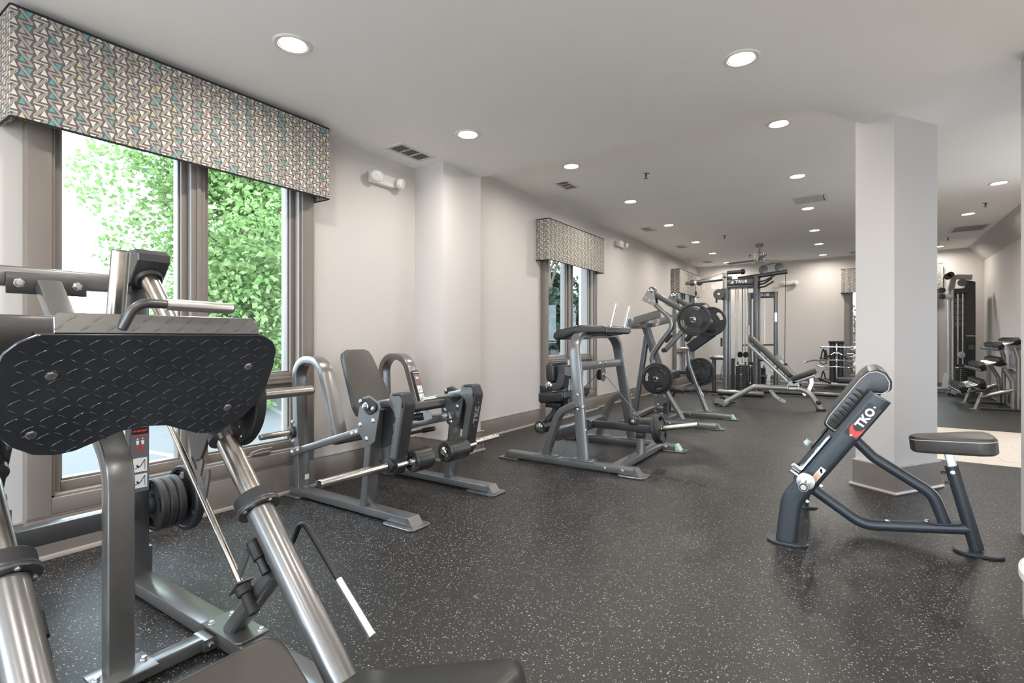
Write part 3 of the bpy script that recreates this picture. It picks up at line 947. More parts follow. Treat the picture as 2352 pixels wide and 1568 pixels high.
def placard(parent, c, ux, uy, w, h, title, small=True):
    """instruction label: dark header, figures, two pictograms"""
    c, ux, uy = V(c), V(ux).normalized(), V(uy).normalized(); n = ux.cross(uy)
    o = MB().prism([(-w/2, -h/2), (w/2, -h/2), (w/2, h/2), (-w/2, h/2)], c, ux, uy, n*.0012).build('instruction_label', GREYP, parent)
    o['label'] = 'grey instruction label with red figures'
    k = n*.0013
    MB().prism([(-w*.46, h*.37), (w*.46, h*.37), (w*.46, h*.48), (-w*.46, h*.48)], c+k, ux, uy, n*.0005).build('header', INK, o)
    MB().prism([(-w*.46, h*.362), (0, h*.352), (w*.46, h*.362), (w*.46, h*.372), (-w*.46, h*.372)], c+k, ux, uy, n*.0006).build('red_line', REDP, o)
    if title: text(title, w*.125, c + k + uy*h*.425 + n*.0006, ux, uy, REDP if small else WHITE, o, 'lettering', .0003, .0008)
    for s in (-1, 1):                                      # two little figures
        q = c + k + ux*s*w*.14 + uy*h*.22
        f = MB().lathe(q + uy*h*.085, n, [(0, 0), (w*.045, 0), (w*.045, .0006), (0, .0006)], 12)
        f.prism([(-w*.06, -h*.0), (-w*.09, h*.06), (w*.09, h*.06), (w*.06, 0)], q, ux, uy, n*.0006)
        f.build('figure', WHITE, o)
        MB().prism([(-w*.06, 0), (-w*.07, -h*.10), (-w*.02, -h*.10), (0, -h*.02), (w*.02, -h*.10), (w*.07, -h*.10), (w*.06, 0)], q, ux, uy, n*.0006).build('figure_legs', REDP, o)
    for z in (-.09, -.335):
        q = c + k + uy*h*z
        MB().prism([(-w*.38, -h*.105), (w*.38, -h*.105), (w*.38, h*.105), (-w*.38, h*.105)], q, ux, uy, n*.0005).build('pictogram_panel', WHITE, o)
        g = MB()
        g.sweep([q+n*.0007-ux*w*.28-uy*h*.05, q+n*.0007+ux*w*.02-uy*h*.02, q+n*.0007+ux*w*.24+uy*h*.07], rrect(w*.05, .0006, .0002, 1), uy)
        g.sweep([q+n*.0007-ux*w*.2+uy*h*.0, q+n*.0007-ux*w*.06-uy*h*.04], rrect(w*.09, .0006, .0002, 1), uy)
        g.sweep([q+n*.0007+ux*w*.26+uy*h*.075, q+n*.0007+ux*w*.26-uy*h*.08], rrect(w*.03, .0006, .0002, 1), ux)
        g.build('pictogram', INK, o)
    return o
def tko_mark(parent, c, ux, uy, size, m=WHITE, name='lettering'):
    return text('TKO', size, c, ux, uy, m, parent, name, .0006, size*.05, 'CENTER', 1.08)

# ------------------------------------------------------------------ leg press in the left foreground
YC = .68
lp = thing('leg_press_machine', (-1.9, YC, 0), 'big grey 45 degree leg press with tread plate in the left foreground', 'leg press')
AX = V((1, 0, -.984)).normalized()       # down the guide rods
ROD0, ROD1 = V((-2.60, 0, 1.396)), V((-1.13, 0, -.04))
def rod_at(x, y): return V((x, y, 1.396 - .984*(x + 2.60)))
for s in (1, -1):
    y = YC + s*.318
    rod = MB().tube([rod_at(-2.58, y), rod_at(-1.70, y)], .036, 32).build('guide_rod', STEEL, lp)
    rod['label'] = 'polished steel guide rod'
    MB().tube([rod_at(-1.70, y), rod_at(-1.13, y)], .0445, 32).build('rod_sleeve', FRAME, lp)
    c = rod_at(-1.715, y)
    o = MB().lathe(c, AX, [(.037, -.04), (.062, -.04), (.066, -.035), (.066, 0), (.037, 0)], 40).build('bumper', RUBBER, lp)
    o['label'] = 'black rubber stop ring'
    MB().lathe(c, AX, [(.037, .0005), (.069, .0005), (.070, .003), (.070, .008), (.0685, .009), (.070, .010), (.070, .016), (.069, .018), (.0, .018)], 40).build('stop_flange', FRAMED, lp)
    nrm = AX.orthogonal().normalized()
    e2 = AX.cross(nrm)
    bolts(lp, [c + AX*.018 + (nrm*math.cos(a) + e2*math.sin(a))*.058 for a in (.4, 1.97, 3.54, 5.11)], AX, .006, .005)
    # brace from the floor frame up to the sleeve
    MB().sweep([V((-1.865, y, .06)), V((-1.60, y, .335))], rrect(.07, .055, .02, 3), Y).build('sleeve_brace', FRAME, lp)
    MB().prism([(-1.99, y-.055), (-1.76, y-.055), (-1.745, y-.04), (-1.745, y+.06), (-1.99, y+.06)], (0, 0, .055), X, Y, (0, 0, .008), .002).build('mounting_plate', FRAME, lp)
    bolts(lp, [V((-1.955, y-.035, .063)), V((-1.955, y+.04, .063)), V((-1.765, y+.042, .063))], Z, .010, .012)
    # floor beam
    MB().bbox(-2.72, -1.0, y-.05, y+.047, .006, .054, .006).build('floor_beam', FRAME, lp)
    # rear upright
    MB().bbox(-2.70, -2.645, y-.038, y+.038, .054, 1.40, .006).build('rear_upright', FRAMED, lp)
    MB().bbox(-2.71, -2.635, y-.046, y+.046, .054, .17, .004).build('upright_boot', FRAMED, lp)
    # top bracket that caps the rod
    MB().prism([(-2.70, 1.30), (-2.58, 1.335), (-2.50, 1.425), (-2.50, 1.455), (-2.53, 1.475), (-2.70, 1.475)], (0, y-.062, 0), X, Z, (0, .124, 0), .004).build('rod_bracket', FRAMED, lp)
    MB().lathe(rod_at(-2.555, y), AX, [(.037, -.03), (.052, -.03), (.054, .0), (.046, .012), (.037, .012)], 32).build('bracket_collar', BLACK, lp)
# top beam, lower rear bar, cross beam
MB().bbox(-2.665, -2.615, YC-.27, YC+.275, 1.292, 1.368, .008).build('top_beam', FRAME, lp)
MB().bbox(-2.67, -2.61, YC-.27, YC+.275, .30, .375, .007).build('rear_crossbar', FRAMED, lp)
MB().bbox(-1.955, -1.895, YC-.27, YC+.225, .008, .052, .006).build('cross_beam', FRAME, lp)
MB().bbox(-1.965, -1.885, YC+.225, YC+.268, .008, .05, .003).build('bolt_flange', FRAME, lp)
bolts(lp, [V((-1.884, YC+.245, .03))], X, .010, .012)
# central bent post
pp = fillet([(-1.945, YC-.005, .05), (-1.945, YC-.005, .70), (-2.60, YC-.005, 1.30)], .16, 8)
MB().sweep(pp, rrect(.075, .055, .008, 3), Y).build('centre_post', FRAME, lp)
MB().bbox(-1.985, -1.86, YC-.085, YC+.075, .052, .060, .003).build('mounting_plate', FRAME, lp)
bolts(lp, [V((-1.925, YC-.068, .060)), V((-1.925, YC+.058, .060))], Z, .010, .012)
MB().bbox(-2.613, -2.604, YC-.125, YC+.115, 1.265, 1.345, .004).build('beam_plate', FRAMED, lp)
bolts(lp, [V((-2.604, YC-.09, 1.305)), V((-2.604, YC+.085, 1.305))], X, .014, .012)
placard(lp, (-2.6445, YC+.318, .565), Y, Z, .070, .29, '45° LEG PRESS')

# sled: trapezoid cradle riding on the rods
TH = math.radians(60)
U3, N3 = V((math.cos(TH), 0, math.sin(TH))), V((math.sin(TH), 0, -math.cos(TH)))   # up the foot plate, towards the sitter
P0 = V((-1.85, YC+.008, .74))
def fp(a, b, d=0): return P0 + Y*a + U3*b + N3*d
half = [(0, .112), (.06, .105), (.11, .08), (.16, .056), (.20, .05), (.25, .062), (.30, .10), (.338, .155), (.352, .225), (.352, .31), (.342, .375), (.32, .405), (.28, .43)]
outl = [(a, b) for a, b in half] + [(-a, b) for a, b in reversed(half[1:])]
dens = fillet([V((a, b, 0)) for a, b in outl + [outl[0]]], .03, 3)[:-1]
tread = MB().prism([(p.x, p.y) for p in dens], P0, Y, U3, N3*.008, .002).build('foot_plate', TREAD, lp)
tread['label'] = 'dark diamond tread foot plate'
_dm = None
lz = MB()                                  # raised diamonds of the tread
lz.prism([(-.0145, 0), (-.008, .0021), (0, .0027), (.008, .0021), (.0145, 0), (.008, -.0021), (0, -.0027), (-.008, -.0021)], (0, 0, 0), X, Y, (0, 0, .0020), .0009)
me_lz = lz.mesh('tread_bar', TREAD, 40)
def inside(x, y, poly):
    c = False
    for i in range(len(poly)):
        x0, y0 = poly[i-1]; x1, y1 = poly[i]
        if (y0 > y) != (y1 > y) and x < (x1-x0)*(y-y0)/(y1-y0) + x0: c = not c
    return c
shr = [(a*.955, (b-.22)*.94+.22) for a, b in outl]
me_lz2 = lz.mesh('tread_bar', FRAME, 40)
def diamond(p, d, nrm, name='tread_bar', par=None):
    o = bpy.data.objects.new(name, me_lz2 if par else me_lz); COL.objects.link(o); o.parent = par or tread
    e = nrm.cross(d)
    o.matrix_local = Matrix.Translation(p - wpos(par or tread)) @ Matrix((d, e, nrm)).transposed().to_4x4()
cnt = 0
for i in range(-16, 17):
    for j in range(-1, 14):
        a, b = i*.034, .065 + j*.0285
        if not inside(a, b, shr): continue
        s = 1 if (i + j) % 2 else -1
        d = (Y*math.cos(.62) + U3*math.sin(.62)*s).normalized()
        diamond(fp(a, b, .008), d, N3); cnt += 1
bolts(tread, [fp(-.245, .31, .008), fp(.262, .31, .008), fp(-.262, .13, .008), fp(.235, .15, .008)], N3, .0115, .004, 'plate_bolt')
# bent lip above the plate
LIP = (U3*.78 - N3*.62).normalized(); LN = LIP.cross(Y).normalized()
LN = LN if LN.dot(N3) > 0 else -LN
lip = MB().prism([(-.255, 0), (.265, 0), (.262, .03), (.245, .052), (-.245, .052), (-.255, .04)], fp(0, .428, 0), Y, LIP, LN*.008, .002).build('plate_lip', FRAME, lp)
for i in range(-9, 10):
    for j in range(2):
        s = 1 if (i + j) % 2 else -1
        if j == (i % 2): continue
        d = (Y*math.cos(.62) + LIP*math.sin(.62)*s).normalized()
        diamond(fp(0, .428, 0) + Y*i*.0275 + LIP*(.014 + j*.024) + LN*.008, d, LN, 'tread_bar', lip)
# frame plates behind the foot plate
bk = V((-1.975, 0, 0))
MB().bbox(-1.99, -1.965, YC-.36, YC+.36, 1.02, 1.165, .004).build('sled_plate', FRAMED, lp)
for s in (1, -1):
    MB().prism([(-1.99, .78), (-1.88, .79), (-1.71, 1.02), (-1.73, 1.05), (-1.965, 1.12), (-1.99, 1.12)], (0, YC + s*.20 - .006, 0), X, Z, (0, .012, 0), .002).build('gusset', FRAMED, lp)
    MB().prism([(0, 0), (.12, 0), (.30, -.13), (.28, -.15), (0, -.15)], (-1.985, YC + s*.342 - .006, 1.165), X, Z, (0, .012, 0), .002).build('side_gusset', FRAME, lp)
    MB().tube([rod_at(-2.16, YC+s*.318), rod_at(-1.925, YC+s*.318)], .056, 28).build('bearing_tube', FRAMED, lp)
    MB().prism([(-2.12, .84), (-2.06, .66), (-2.03, .645), (-1.99, .66), (-1.90, .80), (-1.98, 1.0)], (0, YC+s*.268 - .006, 0), X, Z, (0, .012, 0), .003).build('stop_bracket', FRAMED, lp)
    # side horns and upright storage horn
    horn(lp, (-2.02, YC + s*.375, .868), (0, s, 0), .37, .0215, True)
MB().bbox(-2.09, -1.99, YC-.30, YC+.30, .93, 1.0, .006).build('sled_crossbar', FRAMED, lp)
h = horn(lp, (-1.985, YC, 1.155), (.20, 0, 1), .225, .0255, False)
MB().lathe((-1.985, YC, 1.150), (.20, 0, 1), [(.05, 0), (.05, .022), (.026, .024)], 28).build('flange', FRAMED, h)
MB().bbox(-2.03, -1.94, YC-.05, YC+.05, .99, 1.155, .004).build('horn_socket', FRAMED, lp)
# hand grip on the lip
gq = [V((-1.635, .575, 1.125)), V((-1.615, .60, 1.195)), V((-1.615, .86, 1.19))]
MB().tube(fillet(gq, .045, 8), .0125, 16).build('grip_stem', FRAMED, lp)
MB().lathe((-1.615, .672, 1.1935), (0, 1, -.02), [(.0165, 0), (.0165, .18), (.015, .184), (0, .184)], 24).build('hand_grip', ALU, lp)
# lock rod, hook and release handle (one each side)
for s in (1, -1):
    y = YC + s*.262
    q0, q1 = V((-2.24, y, .775)), V((-1.70, y, .262))
    MB().tube([q0, q1], .011, 16).build('lock_rod', STEEL, lp)
    MB().prism([(-2.055, .66), (-2.015, .615), (-1.975, .665), (-1.965, .655), (-1.985, .60), (-1.962, .56), (-1.925, .63), (-1.925, .60), (-1.945, .53), (-1.965, .508)], (0, y-.004, 0), X, Z, (0, .008, 0), .001).build('lock_hook', FRAME, lp)
    MB().lathe(q1 - AX*.015, AX, [(.024, 0), (.026, .003), (.026, .03), (.018, .034), (.018, .10), (0, .10)], 24).build('rod_bushing', RUBBER, lp)
    MB().lathe((-1.675, y+s*.012, .425), AX, [(.019, 0), (.020, .004), (.020, .008), (.019, .01), (.019, .062), (.020, .066), (.014, .07), (.014, .12)], 24).build('pivot_bushing', BLACK, lp)
    MB().sweep([q1 - AX*.05, V((-1.70, y, .355)), V((-1.675, y, .395))], rrect(.008, .026, .002, 1), Y).build('link_plate', FRAME, lp)
    MB().prism([(-.05, -.028), (.03, -.028), (.03, .028), (-.04, .028)], q1 - AX*.022, AX.cross(Y), Y, AX*.006, .001).build('latch_plate', FRAME, lp)
    yh = YC + s*.45
    hp = [V((-1.69, YC+s*.37, .335)), V((-1.70, yh-.01*s, .36)), V((-1.66, yh, .452)), V((-1.29, yh, .150))]
    MB().tube(fillet(hp, .03, 6), .0095, 14).build('release_lever', BLACK, lp)
    d = (hp[3] - hp[2]).normalized()
    MB().lathe(hp[2] + d*.262, d, [(.0135, 0), (.0135, .205), (.0145, .207), (.0145, .216), (.012, .218), (0, .218)], 20).build('lever_grip', ALU, lp)
# seat and back rest
SU = V((1, 0, -.62)).normalized(); SN = V((.62, 0, 1)).normalized()
def rr2(w, h, r, n=5): return rrect(w, h, r, n)
MB().pad(rr2(.44, .40, .06), V((-1.44, YC, .235)) + SU*.20 - SN*.055, Y, SU, SN*.055, .016, 4).build('seat_pad', VINYLB, lp)
MB().bbox(-1.40, -1.10, YC-.12, YC+.12, .03, .06, .004).build('seat_base', FRAMED, lp)
BU = V((1, 0, .43)).normalized(); BN = V((-.43, 0, 1)).normalized()
bo = fillet([V((-.22, 0, 0)), V((.22, 0, 0)), V((.20, .58, 0)), V((-.20, .58, 0)), V((-.22, 0, 0))], .05, 5)
bo = [(-.22, .04), (-.21, 0), (.21, 0), (.22, .04), (.205, .50), (.19, .555), (.14, .585), (-.14, .585), (-.19, .555), (-.205, .50)]
MB().pad(bo, V((-1.05, YC, .19)), Y, BU, BN*.06, .02, 4).build('back_pad', VINYL, lp)
MB().bbox(-.95, -.90, YC-.03, YC+.03, 0.0, .235, .004).build('seat_post', FRAMED, lp)
# plates resting on the machine
make_plate(.185, .042, (-2.02, 1.085, .868-.0045), (0, 0, 0), 'large black plate on the leg press sled horn, behind the tread plate', None, .5, '35')
make_plate(.185, .042, (-2.02, .275, .868-.0045), (0, 0, 0), 'large black plate on the far left sled horn of the leg press', None, .2, '35')
sh_ = horn(lp, (-2.672, YC+.356, .345), (0, 1, 0), .235, .0225, True, 'storage_horn')
for k, (R, th, y, sp) in enumerate(((.117, .034, 1.068, .9), (.117, .034, 1.104, .5), (.117, .034, 1.140, .2), (.152, .038, 1.196, 1.2))):
    make_plate(R, th, (-2.672, y, .345-.0035), (0, 0, 0), ['black small plate innermost on the leg press storage peg', 'middle one of three small plates on the leg press storage peg', 'outermost of three small plates on the leg press storage peg', 'bigger plate at the outer end of the leg press storage peg'][k], 'plates on the storage peg', sp, '')
# ------------------------------------------------------------------ leg extension machine beside the window
LE = thing('leg_extension_machine', (-2.7, 2.59, 0), 'grey plate loaded leg extension machine with two arches by the pilaster', 'leg machine')
YA = 2.59
for s in (-1, 1):
    yo = YA + s*.437                      # outer face
    y0, y1 = sorted((yo, yo - s*.09)); ym = (y0+y1)/2
    MB().bbox(-3.30, -2.17, y0, y1, .013, .062, .007).build('base_rail', FRAME, LE)
    cap_end(LE, -2.17, y0, y1, .013, .062, 1)
    foot_plate(LE, -2.34, -2.09, ym-.085, ym+.085); foot_plate(LE, -3.345, -3.17, ym-.075, ym+.075)
    arch = fillet([(-3.225, ym, .06), (-3.262, ym, .95), (-2.995, ym, .95), (-2.815, ym, .455)], [.135, .14], 9)
    MB().sweep(arch, rrect(.09, .05, .007, 3), Y).build('arch', FRAME, LE)
    MB().sweep([(-2.55, ym, .058), (-2.475, ym, .655)], rrect(.09, .052, .007, 3), Y).build('front_post', FRAME, LE)
    ya = yo + s*.004
    MB().sweep([(-3.27, yo - s*.02, .305), (-2.47, yo - s*.02, .553)], rrect(.05, .046, .005, 2), Y).build('side_arm', FRAME, LE)
    MB().sweep([(-3.275, yo + s*.009, .304), (-3.165, yo + s*.009, .338)], rrect(.010, .05, .003, 2), Y).build('arm_tab', FRAME, LE)
    bolts(LE, [V((-3.252, yo+s*.014, .311)), V((-3.19, yo+s*.014, .331)), V((-2.64, yo+s*.005, .500)), V((-2.60, yo+s*.005, .512))], Y*s, .0115, .010)
    # pivot plates both sides of the post
    pl = [(-2.475, .748), (-2.53, .735), (-2.552, .705), (-2.59, .575), (-2.58, .535), (-2.53, .468), (-2.495, .443), (-2.46, .45), (-2.425, .475), (-2.378, .68), (-2.39, .71)]
    pf = [(p.x, p.y) for p in fillet([V((a, b, 0)) for a, b in pl + [pl[0]]], .02, 3)[:-1]]
    sd = -1                              # the plates sit on the camera side of each post
    yp = y0 - .011
    MB().prism(pf, (0, yp, 0), X, Z, (0, .011, 0), .002).build('pivot_plate', FRAME, LE)
    MB().prism([(a+.02, b-.03) for a, b in pf], (0, y1, 0), X, Z, (0, .010, 0), .002).build('pivot_plate', FRAMED, LE)
    bolts(LE, [V((-2.553, yp, .565)), V((-2.437, yp, .60)), V((-2.497, yp, .485))], -Y, .0125, .010)
    pb = MB().prism([(p.x, p.y) for p in fillet([V((q[0], q[1], 0)) for q in ((-2.55, .695), (-2.53, .728), (-2.48, .735), (-2.40, .70), (-2.405, .66), (-2.47, .63), (-2.55, .695))], .02, 3)[:-1]], (0, yp-.012, 0), X, Z, (0, .012, 0), .002).build('bearing_flange', LEVER, LE)
    MB().lathe((-2.482, yp-.012, .685), -Y, [(.024, 0), (.024, .008), (.017, .012), (.017, .022), (.010, .03), (0, .031)], 20).build('pivot_bearing', CHROME, LE)
    bolts(LE, [V((-2.535, yp-.012, .712)), V((-2.425, yp-.012, .675))], -Y, .011, .011)
# swinging levers (left one nearer)
def lever(ya, yb, ph, horn_y, horn_d, horn_l, roll):
    """black lever with grey sides hanging from its pivot"""
    ym = (ya + yb)/2
    top, bot = V((-2.265, ym, .715)), V((-2.352, ym, .285))
    MB().sweep([bot, bot.lerp(top, .93)], rrect(yb-ya-.012, .062, .008, 2), Y).build('lever_bar', FRAME, LE)
    fc = MB().sweep(fillet([bot + X*.034 + Z*.01, bot.lerp(top, .97) + X*.036, V((-2.262, ym, .765)), V((-2.33, ym, .758))], .03, 4), rrect(yb-ya, .018, .006, 2), Y).build('lever_cover', LEVER, LE)
    fc['label'] = 'black front cover of the lever'
    MB().prism([(-2.355, .765), (-2.245, .768), (-2.265, .62), (-2.31, .615), (-2.33, .66), (-2.375, .695)], (0, ya+.004, 0), X, Z, (0, yb-ya-.008, 0), .006).build('lever_head', FRAME, LE)
    MB().sweep([V((-2.475, ym, .685)), V((-2.33, ym, .715))], rrect(yb-ya-.02, .05, .01, 2), Y).build('pivot_arm', FRAME, LE)
    MB().prism([(-2.41, .27), (-2.32, .275), (-2.292, .38), (-2.36, .365)], (0, ya-.004, 0), X, Z, (0, yb-ya+.008, 0), .004).build('lever_shoe', LEVER, LE)
    horn(LE, (-2.345, horn_y, .335), (0, horn_d, 0), horn_l, .0225)
    y0, y1 = roll
    r = MB().lathe((-2.29, y0, .338), Y, [(.02, 0), (.058, 0), (.066, .006), (.068, .015), (.068, y1-y0-.012), (.06, y1-y0), (0, y1-y0)], 36).build('roller_pad', VINYL, LE)
    ax0 = ya if horn_d < 0 else y0
    MB().tube([(-2.29, min(y0, ya)-.004, .338), (-2.29, max(y1, yb)-.01, .338)], .016, 16).build('roller_axle', CHROME, r)
    MB().lathe((-2.29, y0+.001, .338), -Y, [(.036, 0), (.036, .004), (.02, .007), (.014, .014), (0, .016)], 28).build('end_cap', CHROME, r)
    for k in range(22):                 # gathered vinyl on the end of the roller
        a = 2*PI*k/22
        d = V((math.cos(a), 0, math.sin(a)))
        c = V((-2.29, y0-.001, .338))
        MB().sweep([c + d*.038, c + d*.060], circ(.0026, 6), Y).build('pleat', VINYL, r)
    return fc
lever(2.195, 2.285, 0, 2.19, -1, .49, (2.315, 2.47))
fc = lever(2.875, 2.965, 0, 2.972, 1, .33, (2.625, 2.83))
dl = V((.20, 0, 1)).normalized()
tko_mark(fc, V((-2.2515, 2.92, .565)), dl, -Y, .062, ALU)
MB().lathe((-2.271, 2.92, .475), V((1, 0, -.2)), [(.005, 0), (.005, .003), (0, .003)], 10).build('rivet', ALU, fc)
MB().lathe((-2.2365, 2.92, .645), V((1, 0, -.2)), [(.005, 0), (.005, .003), (0, .003)], 10).build('rivet', ALU, fc)
# cross frame, seat and back
MB().bbox(-2.53, -2.47, 2.243, 2.937, .50, .555, .006).build('seat_crossbar', FRAME, LE)
MB().sweep([(-2.93, 2.60, .47), (-2.42, 2.60, .575)], rrect(.08, .05, .006, 2), Y).build('seat_beam', FRAMED, LE)
MB().sweep([(-2.88, 2.885, .445), (-2.46, 2.885, .54)], rrect(.04, .05, .006, 2), Y).build('side_beam', FRAME, LE)
SU = V((1, 0, .17)).normalized(); SN = V((-.17, 0, 1)).normalized()
MB().pad(rrect(.42, .50, .06, 5), V((-2.64, 2.59, .575)), Y, SU, SN*.066, .024, 5).build('seat_pad', VINYL, LE)
MB().tube([(-2.43, 2.56, .688), (-2.43, 2.86, .688)], .014, 16).build('seat_bar', CHROME, LE)
BU = V((-.25, 0, .47)).normalized(); BN = V((.47, 0, .25)).normalized()
bo = [(-.165, .02), (-.14, 0), (.14, 0), (.165, .02), (.18, .08), (.135, .46), (.12, .505), (.08, .525), (-.08, .525), (-.12, .505), (-.135, .46), (-.18, .08)]
bo = [(p.x, p.y) for p in fillet([V((a, b, 0)) for a, b in bo + [bo[0]]], .03, 3)[:-1]]
MB().pad(bo, V((-2.885, 2.59, .555)) - BN*.06, Y, BU, BN*.062, .02, 4).build('back_pad', VINYLB, LE)
MB().sweep([(-3.02, 2.59, .70), (-2.95, 2.59, .42)], rrect(.06, .04, .006, 2), Y).build('back_bracket', FRAMED, LE)
MB().sweep([(-2.96, 2.26, .40), (-2.96, 2.93, .40)], rrect(.05, .05, .006, 2), X).build('rear_crossbar', FRAMED, LE)
# adjustment lever with red knob, gas strut, wire guard
MB().tube(fillet([(-2.62, 2.30, .60), (-2.66, 2.30, .60), (-2.64, 2.30, .33), (-2.55, 2.30, .31)], .025, 4), .008, 10).build('adjust_lever', BLACK, LE)
o = MB().lathe((-2.60, 2.30, .60), (1, -.2, .12), [(.008, 0), (.016, .006), (.017, .03), (.012, .05), (0, .052)], 18).build('lever_knob', mat('red_plastic', (.55, .03, .05), .35), LE)
o['label'] = 'red knob'
MB().prism([(-2.60, .50), (-2.53, .49), (-2.52, .38), (-2.56, .36), (-2.61, .40)], (0, 2.262, 0), X, Z, (0, .008, 0), .002).build('latch_plate', FRAME, LE)
bolts(LE, [V((-2.565, 2.262, .43))], -Y, .012, .012)
MB().tube([(-2.74, 2.52, .40), (-2.44, 2.60, .475)], .011, 12).build('gas_strut', FRAMED, LE)
MB().lathe((-2.46, 2.595, .47), (.9, .24, .22), [(.016, 0), (.016, .09), (0, .092)], 16).build('strut_grip', BLACK, LE)
# peg on the rear upright, stickers
horn(LE, (-3.262, 2.149, .448), (0, -1, 0), .235, .021, True, 'storage_peg')
bolts(LE, [V((-3.265, 2.152, .52)), V((-3.262, 2.152, .385))], -Y, .010, .010)
MB().prism([(-.016, -.018), (.016, -.018), (.016, .018), (-.016, .018)], (-3.196, 2.215, .135), Y, Z, (.0012, 0, 0)).build('sticker', WHITE, LE)
dn = V((.18, 0, -.495)).normalized()
placard(LE, V((-2.895, 2.985, .715)) + V((.027, 0, .006)), Y, -dn, .066, .265, 'LEG EXTENSION', False)
MB().prism([(-.007, -.028), (.007, -.028), (.007, .028), (-.007, .028)], (-2.556, 2.151, .27), V((.12, 0, .6)).cross(Y), V((.12, 0, .6)).normalized(), (0, -.001, 0)).build('warning_sticker', PEACH, LE)
# ------------------------------------------------------------------ standing / kneeling leg curl machine, middle of the room
LC = thing('leg_curl_machine', (-2.05, 4.53, 0), 'grey kneeling leg curl machine with tall arch and two upright grips', 'leg machine')
YM = 4.53
for s in (-1, 1):
    yo = YM + s*.605
    y0, y1 = sorted((yo, yo - s*.09)); ym = (y0+y1)/2
    MB().bbox(-2.66, -1.475, y0, y1, .013, .070, .007).build('base_rail', FRAME, LC)
    cap_end(LC, -1.475, y0, y1, .013, .070, 1, GREENP if s > 0 else FRAME); cap_end(LC, -2.66, y0, y1, .013, .070, -1)
    foot_plate(LC, -1.60, -1.375, ym-.085, ym+.085); foot_plate(LC, -2.75, -2.55, ym-.085, ym+.085)
    MB().bbox(-2.04, -1.82, y0-.012, y1+.012, .070, .078, .003).build('mounting_plate', FRAME, LC)
    bolts(LC, [V((-2.015, ym, .078)), V((-1.845, ym, .078))], Z, .012, .010)
    MB().bbox(-2.38, -2.17, y0-.012, y1+.012, .070, .078, .003).build('mounting_plate', FRAME, LC)
    bolts(LC, [V((-2.355, ym, .078)), V((-2.19, ym, .078))], Z, .012, .010)
    bolts(LC, [V((-1.72, yo if s < 0 else y0, .042)), V((-1.57, yo if s < 0 else y0, .042))], -Y, .013, .008)
    cb = fillet([(-2.29, ym, .075), (-2.155, ym, .46), (-1.985, ym, .545)], .17, 8)
    MB().sweep(cb, rrect(.085, .055, .007, 3), Y).build('rear_brace', FRAME, LC)
    bolts(LC, [V((-1.965 + .0*k, ym + s*.0 - .045, z)) for k, z in ((0, .50), (1, .62))], -Y, .011, .008)
    bolts(LC, [V((-1.895, y0 + .02, .33)), V((-1.92, y0 + .02, .52))], X, .012, .010)
arch = fillet([(-1.925, YM-.56, .072), (-2.065, YM-.475, 1.125), (-2.065, YM+.475, 1.125), (-1.925, YM+.56, .072)], .17, 10)
MB().sweep(arch, rrect(.092, .052, .008, 3), (1, 0, .13)).build('arch', FRAME, LC)
MB().bbox(-2.055, -2.0, YM-.50, YM+.50, .815, .885, .006).build('arch_crossbar', FRAME, LC)
bolts(LC, [V((-2.0, 4.46, .86)), V((-2.0, 4.60, .865))], X, .014, .010)
MB().bbox(-2.27, -2.19, YM-.515, YM+.515, .195, .295, .007).build('rear_crossbar', FRAMED, LC)
MB().bbox(-1.69, -1.60, YM-.515, YM+.515, .014, .069, .006).build('front_crossbar', FRAME, LC)
# pulley and cable
MB().prism([(p.x, p.y) for p in fillet([V((a, b, 0)) for a, b in ((-.05, .06), (.05, .06), (.05, -.07), (-.05, -.07), (-.05, .06))], .04, 4)[:-1]], (-1.985, 4.50, .765), Y, Z, (.008, 0, 0), .002).build('pulley_bracket', FRAME, LC)
MB().lathe((-2.03, 4.50, .755), X, [(.03, 0), (.05, .002), (.05, .006), (.044, .012), (.05, .018), (.05, .022), (0, .024)], 24).build('pulley', BLACK, LC)
bolts(LC, [V((-1.977, 4.50, .76))], X, .013, .010)
MB().tube([(-2.02, 4.53, .80), (-1.62, 4.53, .36)], .0045, 8).build('cable', FRAMED, LC)
MB().tube([(-2.02, 4.46, .77), (-2.2, 4.40, .56)], .0045, 8).build('cable', FRAMED, LC)
# elbow pad with drooping front
prof = [(-2.37, 1.105), (-2.355, 1.15), (-2.30, 1.178), (-2.10, 1.215), (-1.87, 1.208), (-1.835, 1.19), (-1.835, 1.15), (-1.86, 1.135), (-2.13, 1.135), (-2.27, 1.085), (-2.345, 1.082)]
MB().pad(prof, (0, 4.22, 0), X, Z, (0, .62, 0), .022, 4).build('elbow_pad', VINYL, LC)
MB().bbox(-2.14, -1.90, 4.33, 4.73, 1.128, 1.148, .003).build('pad_plate', FRAMED, LC)
for y in (4.37, 4.70):
    p = fillet([(-2.10, y, 1.118), (-1.865, y, 1.145), (-1.80, y, 1.40)], .05, 6)
    hb_ = MB().tube(p, .0135, 14).build('handle', FRAMED, LC)
    d = V((.065, 0, .255)).normalized()
    MB().lathe(V((-1.853, y, 1.19)), d, [(.0165, 0), (.0165, .215), (.0145, .219), (0, .219)], 20).build('grip', ALU, LC)
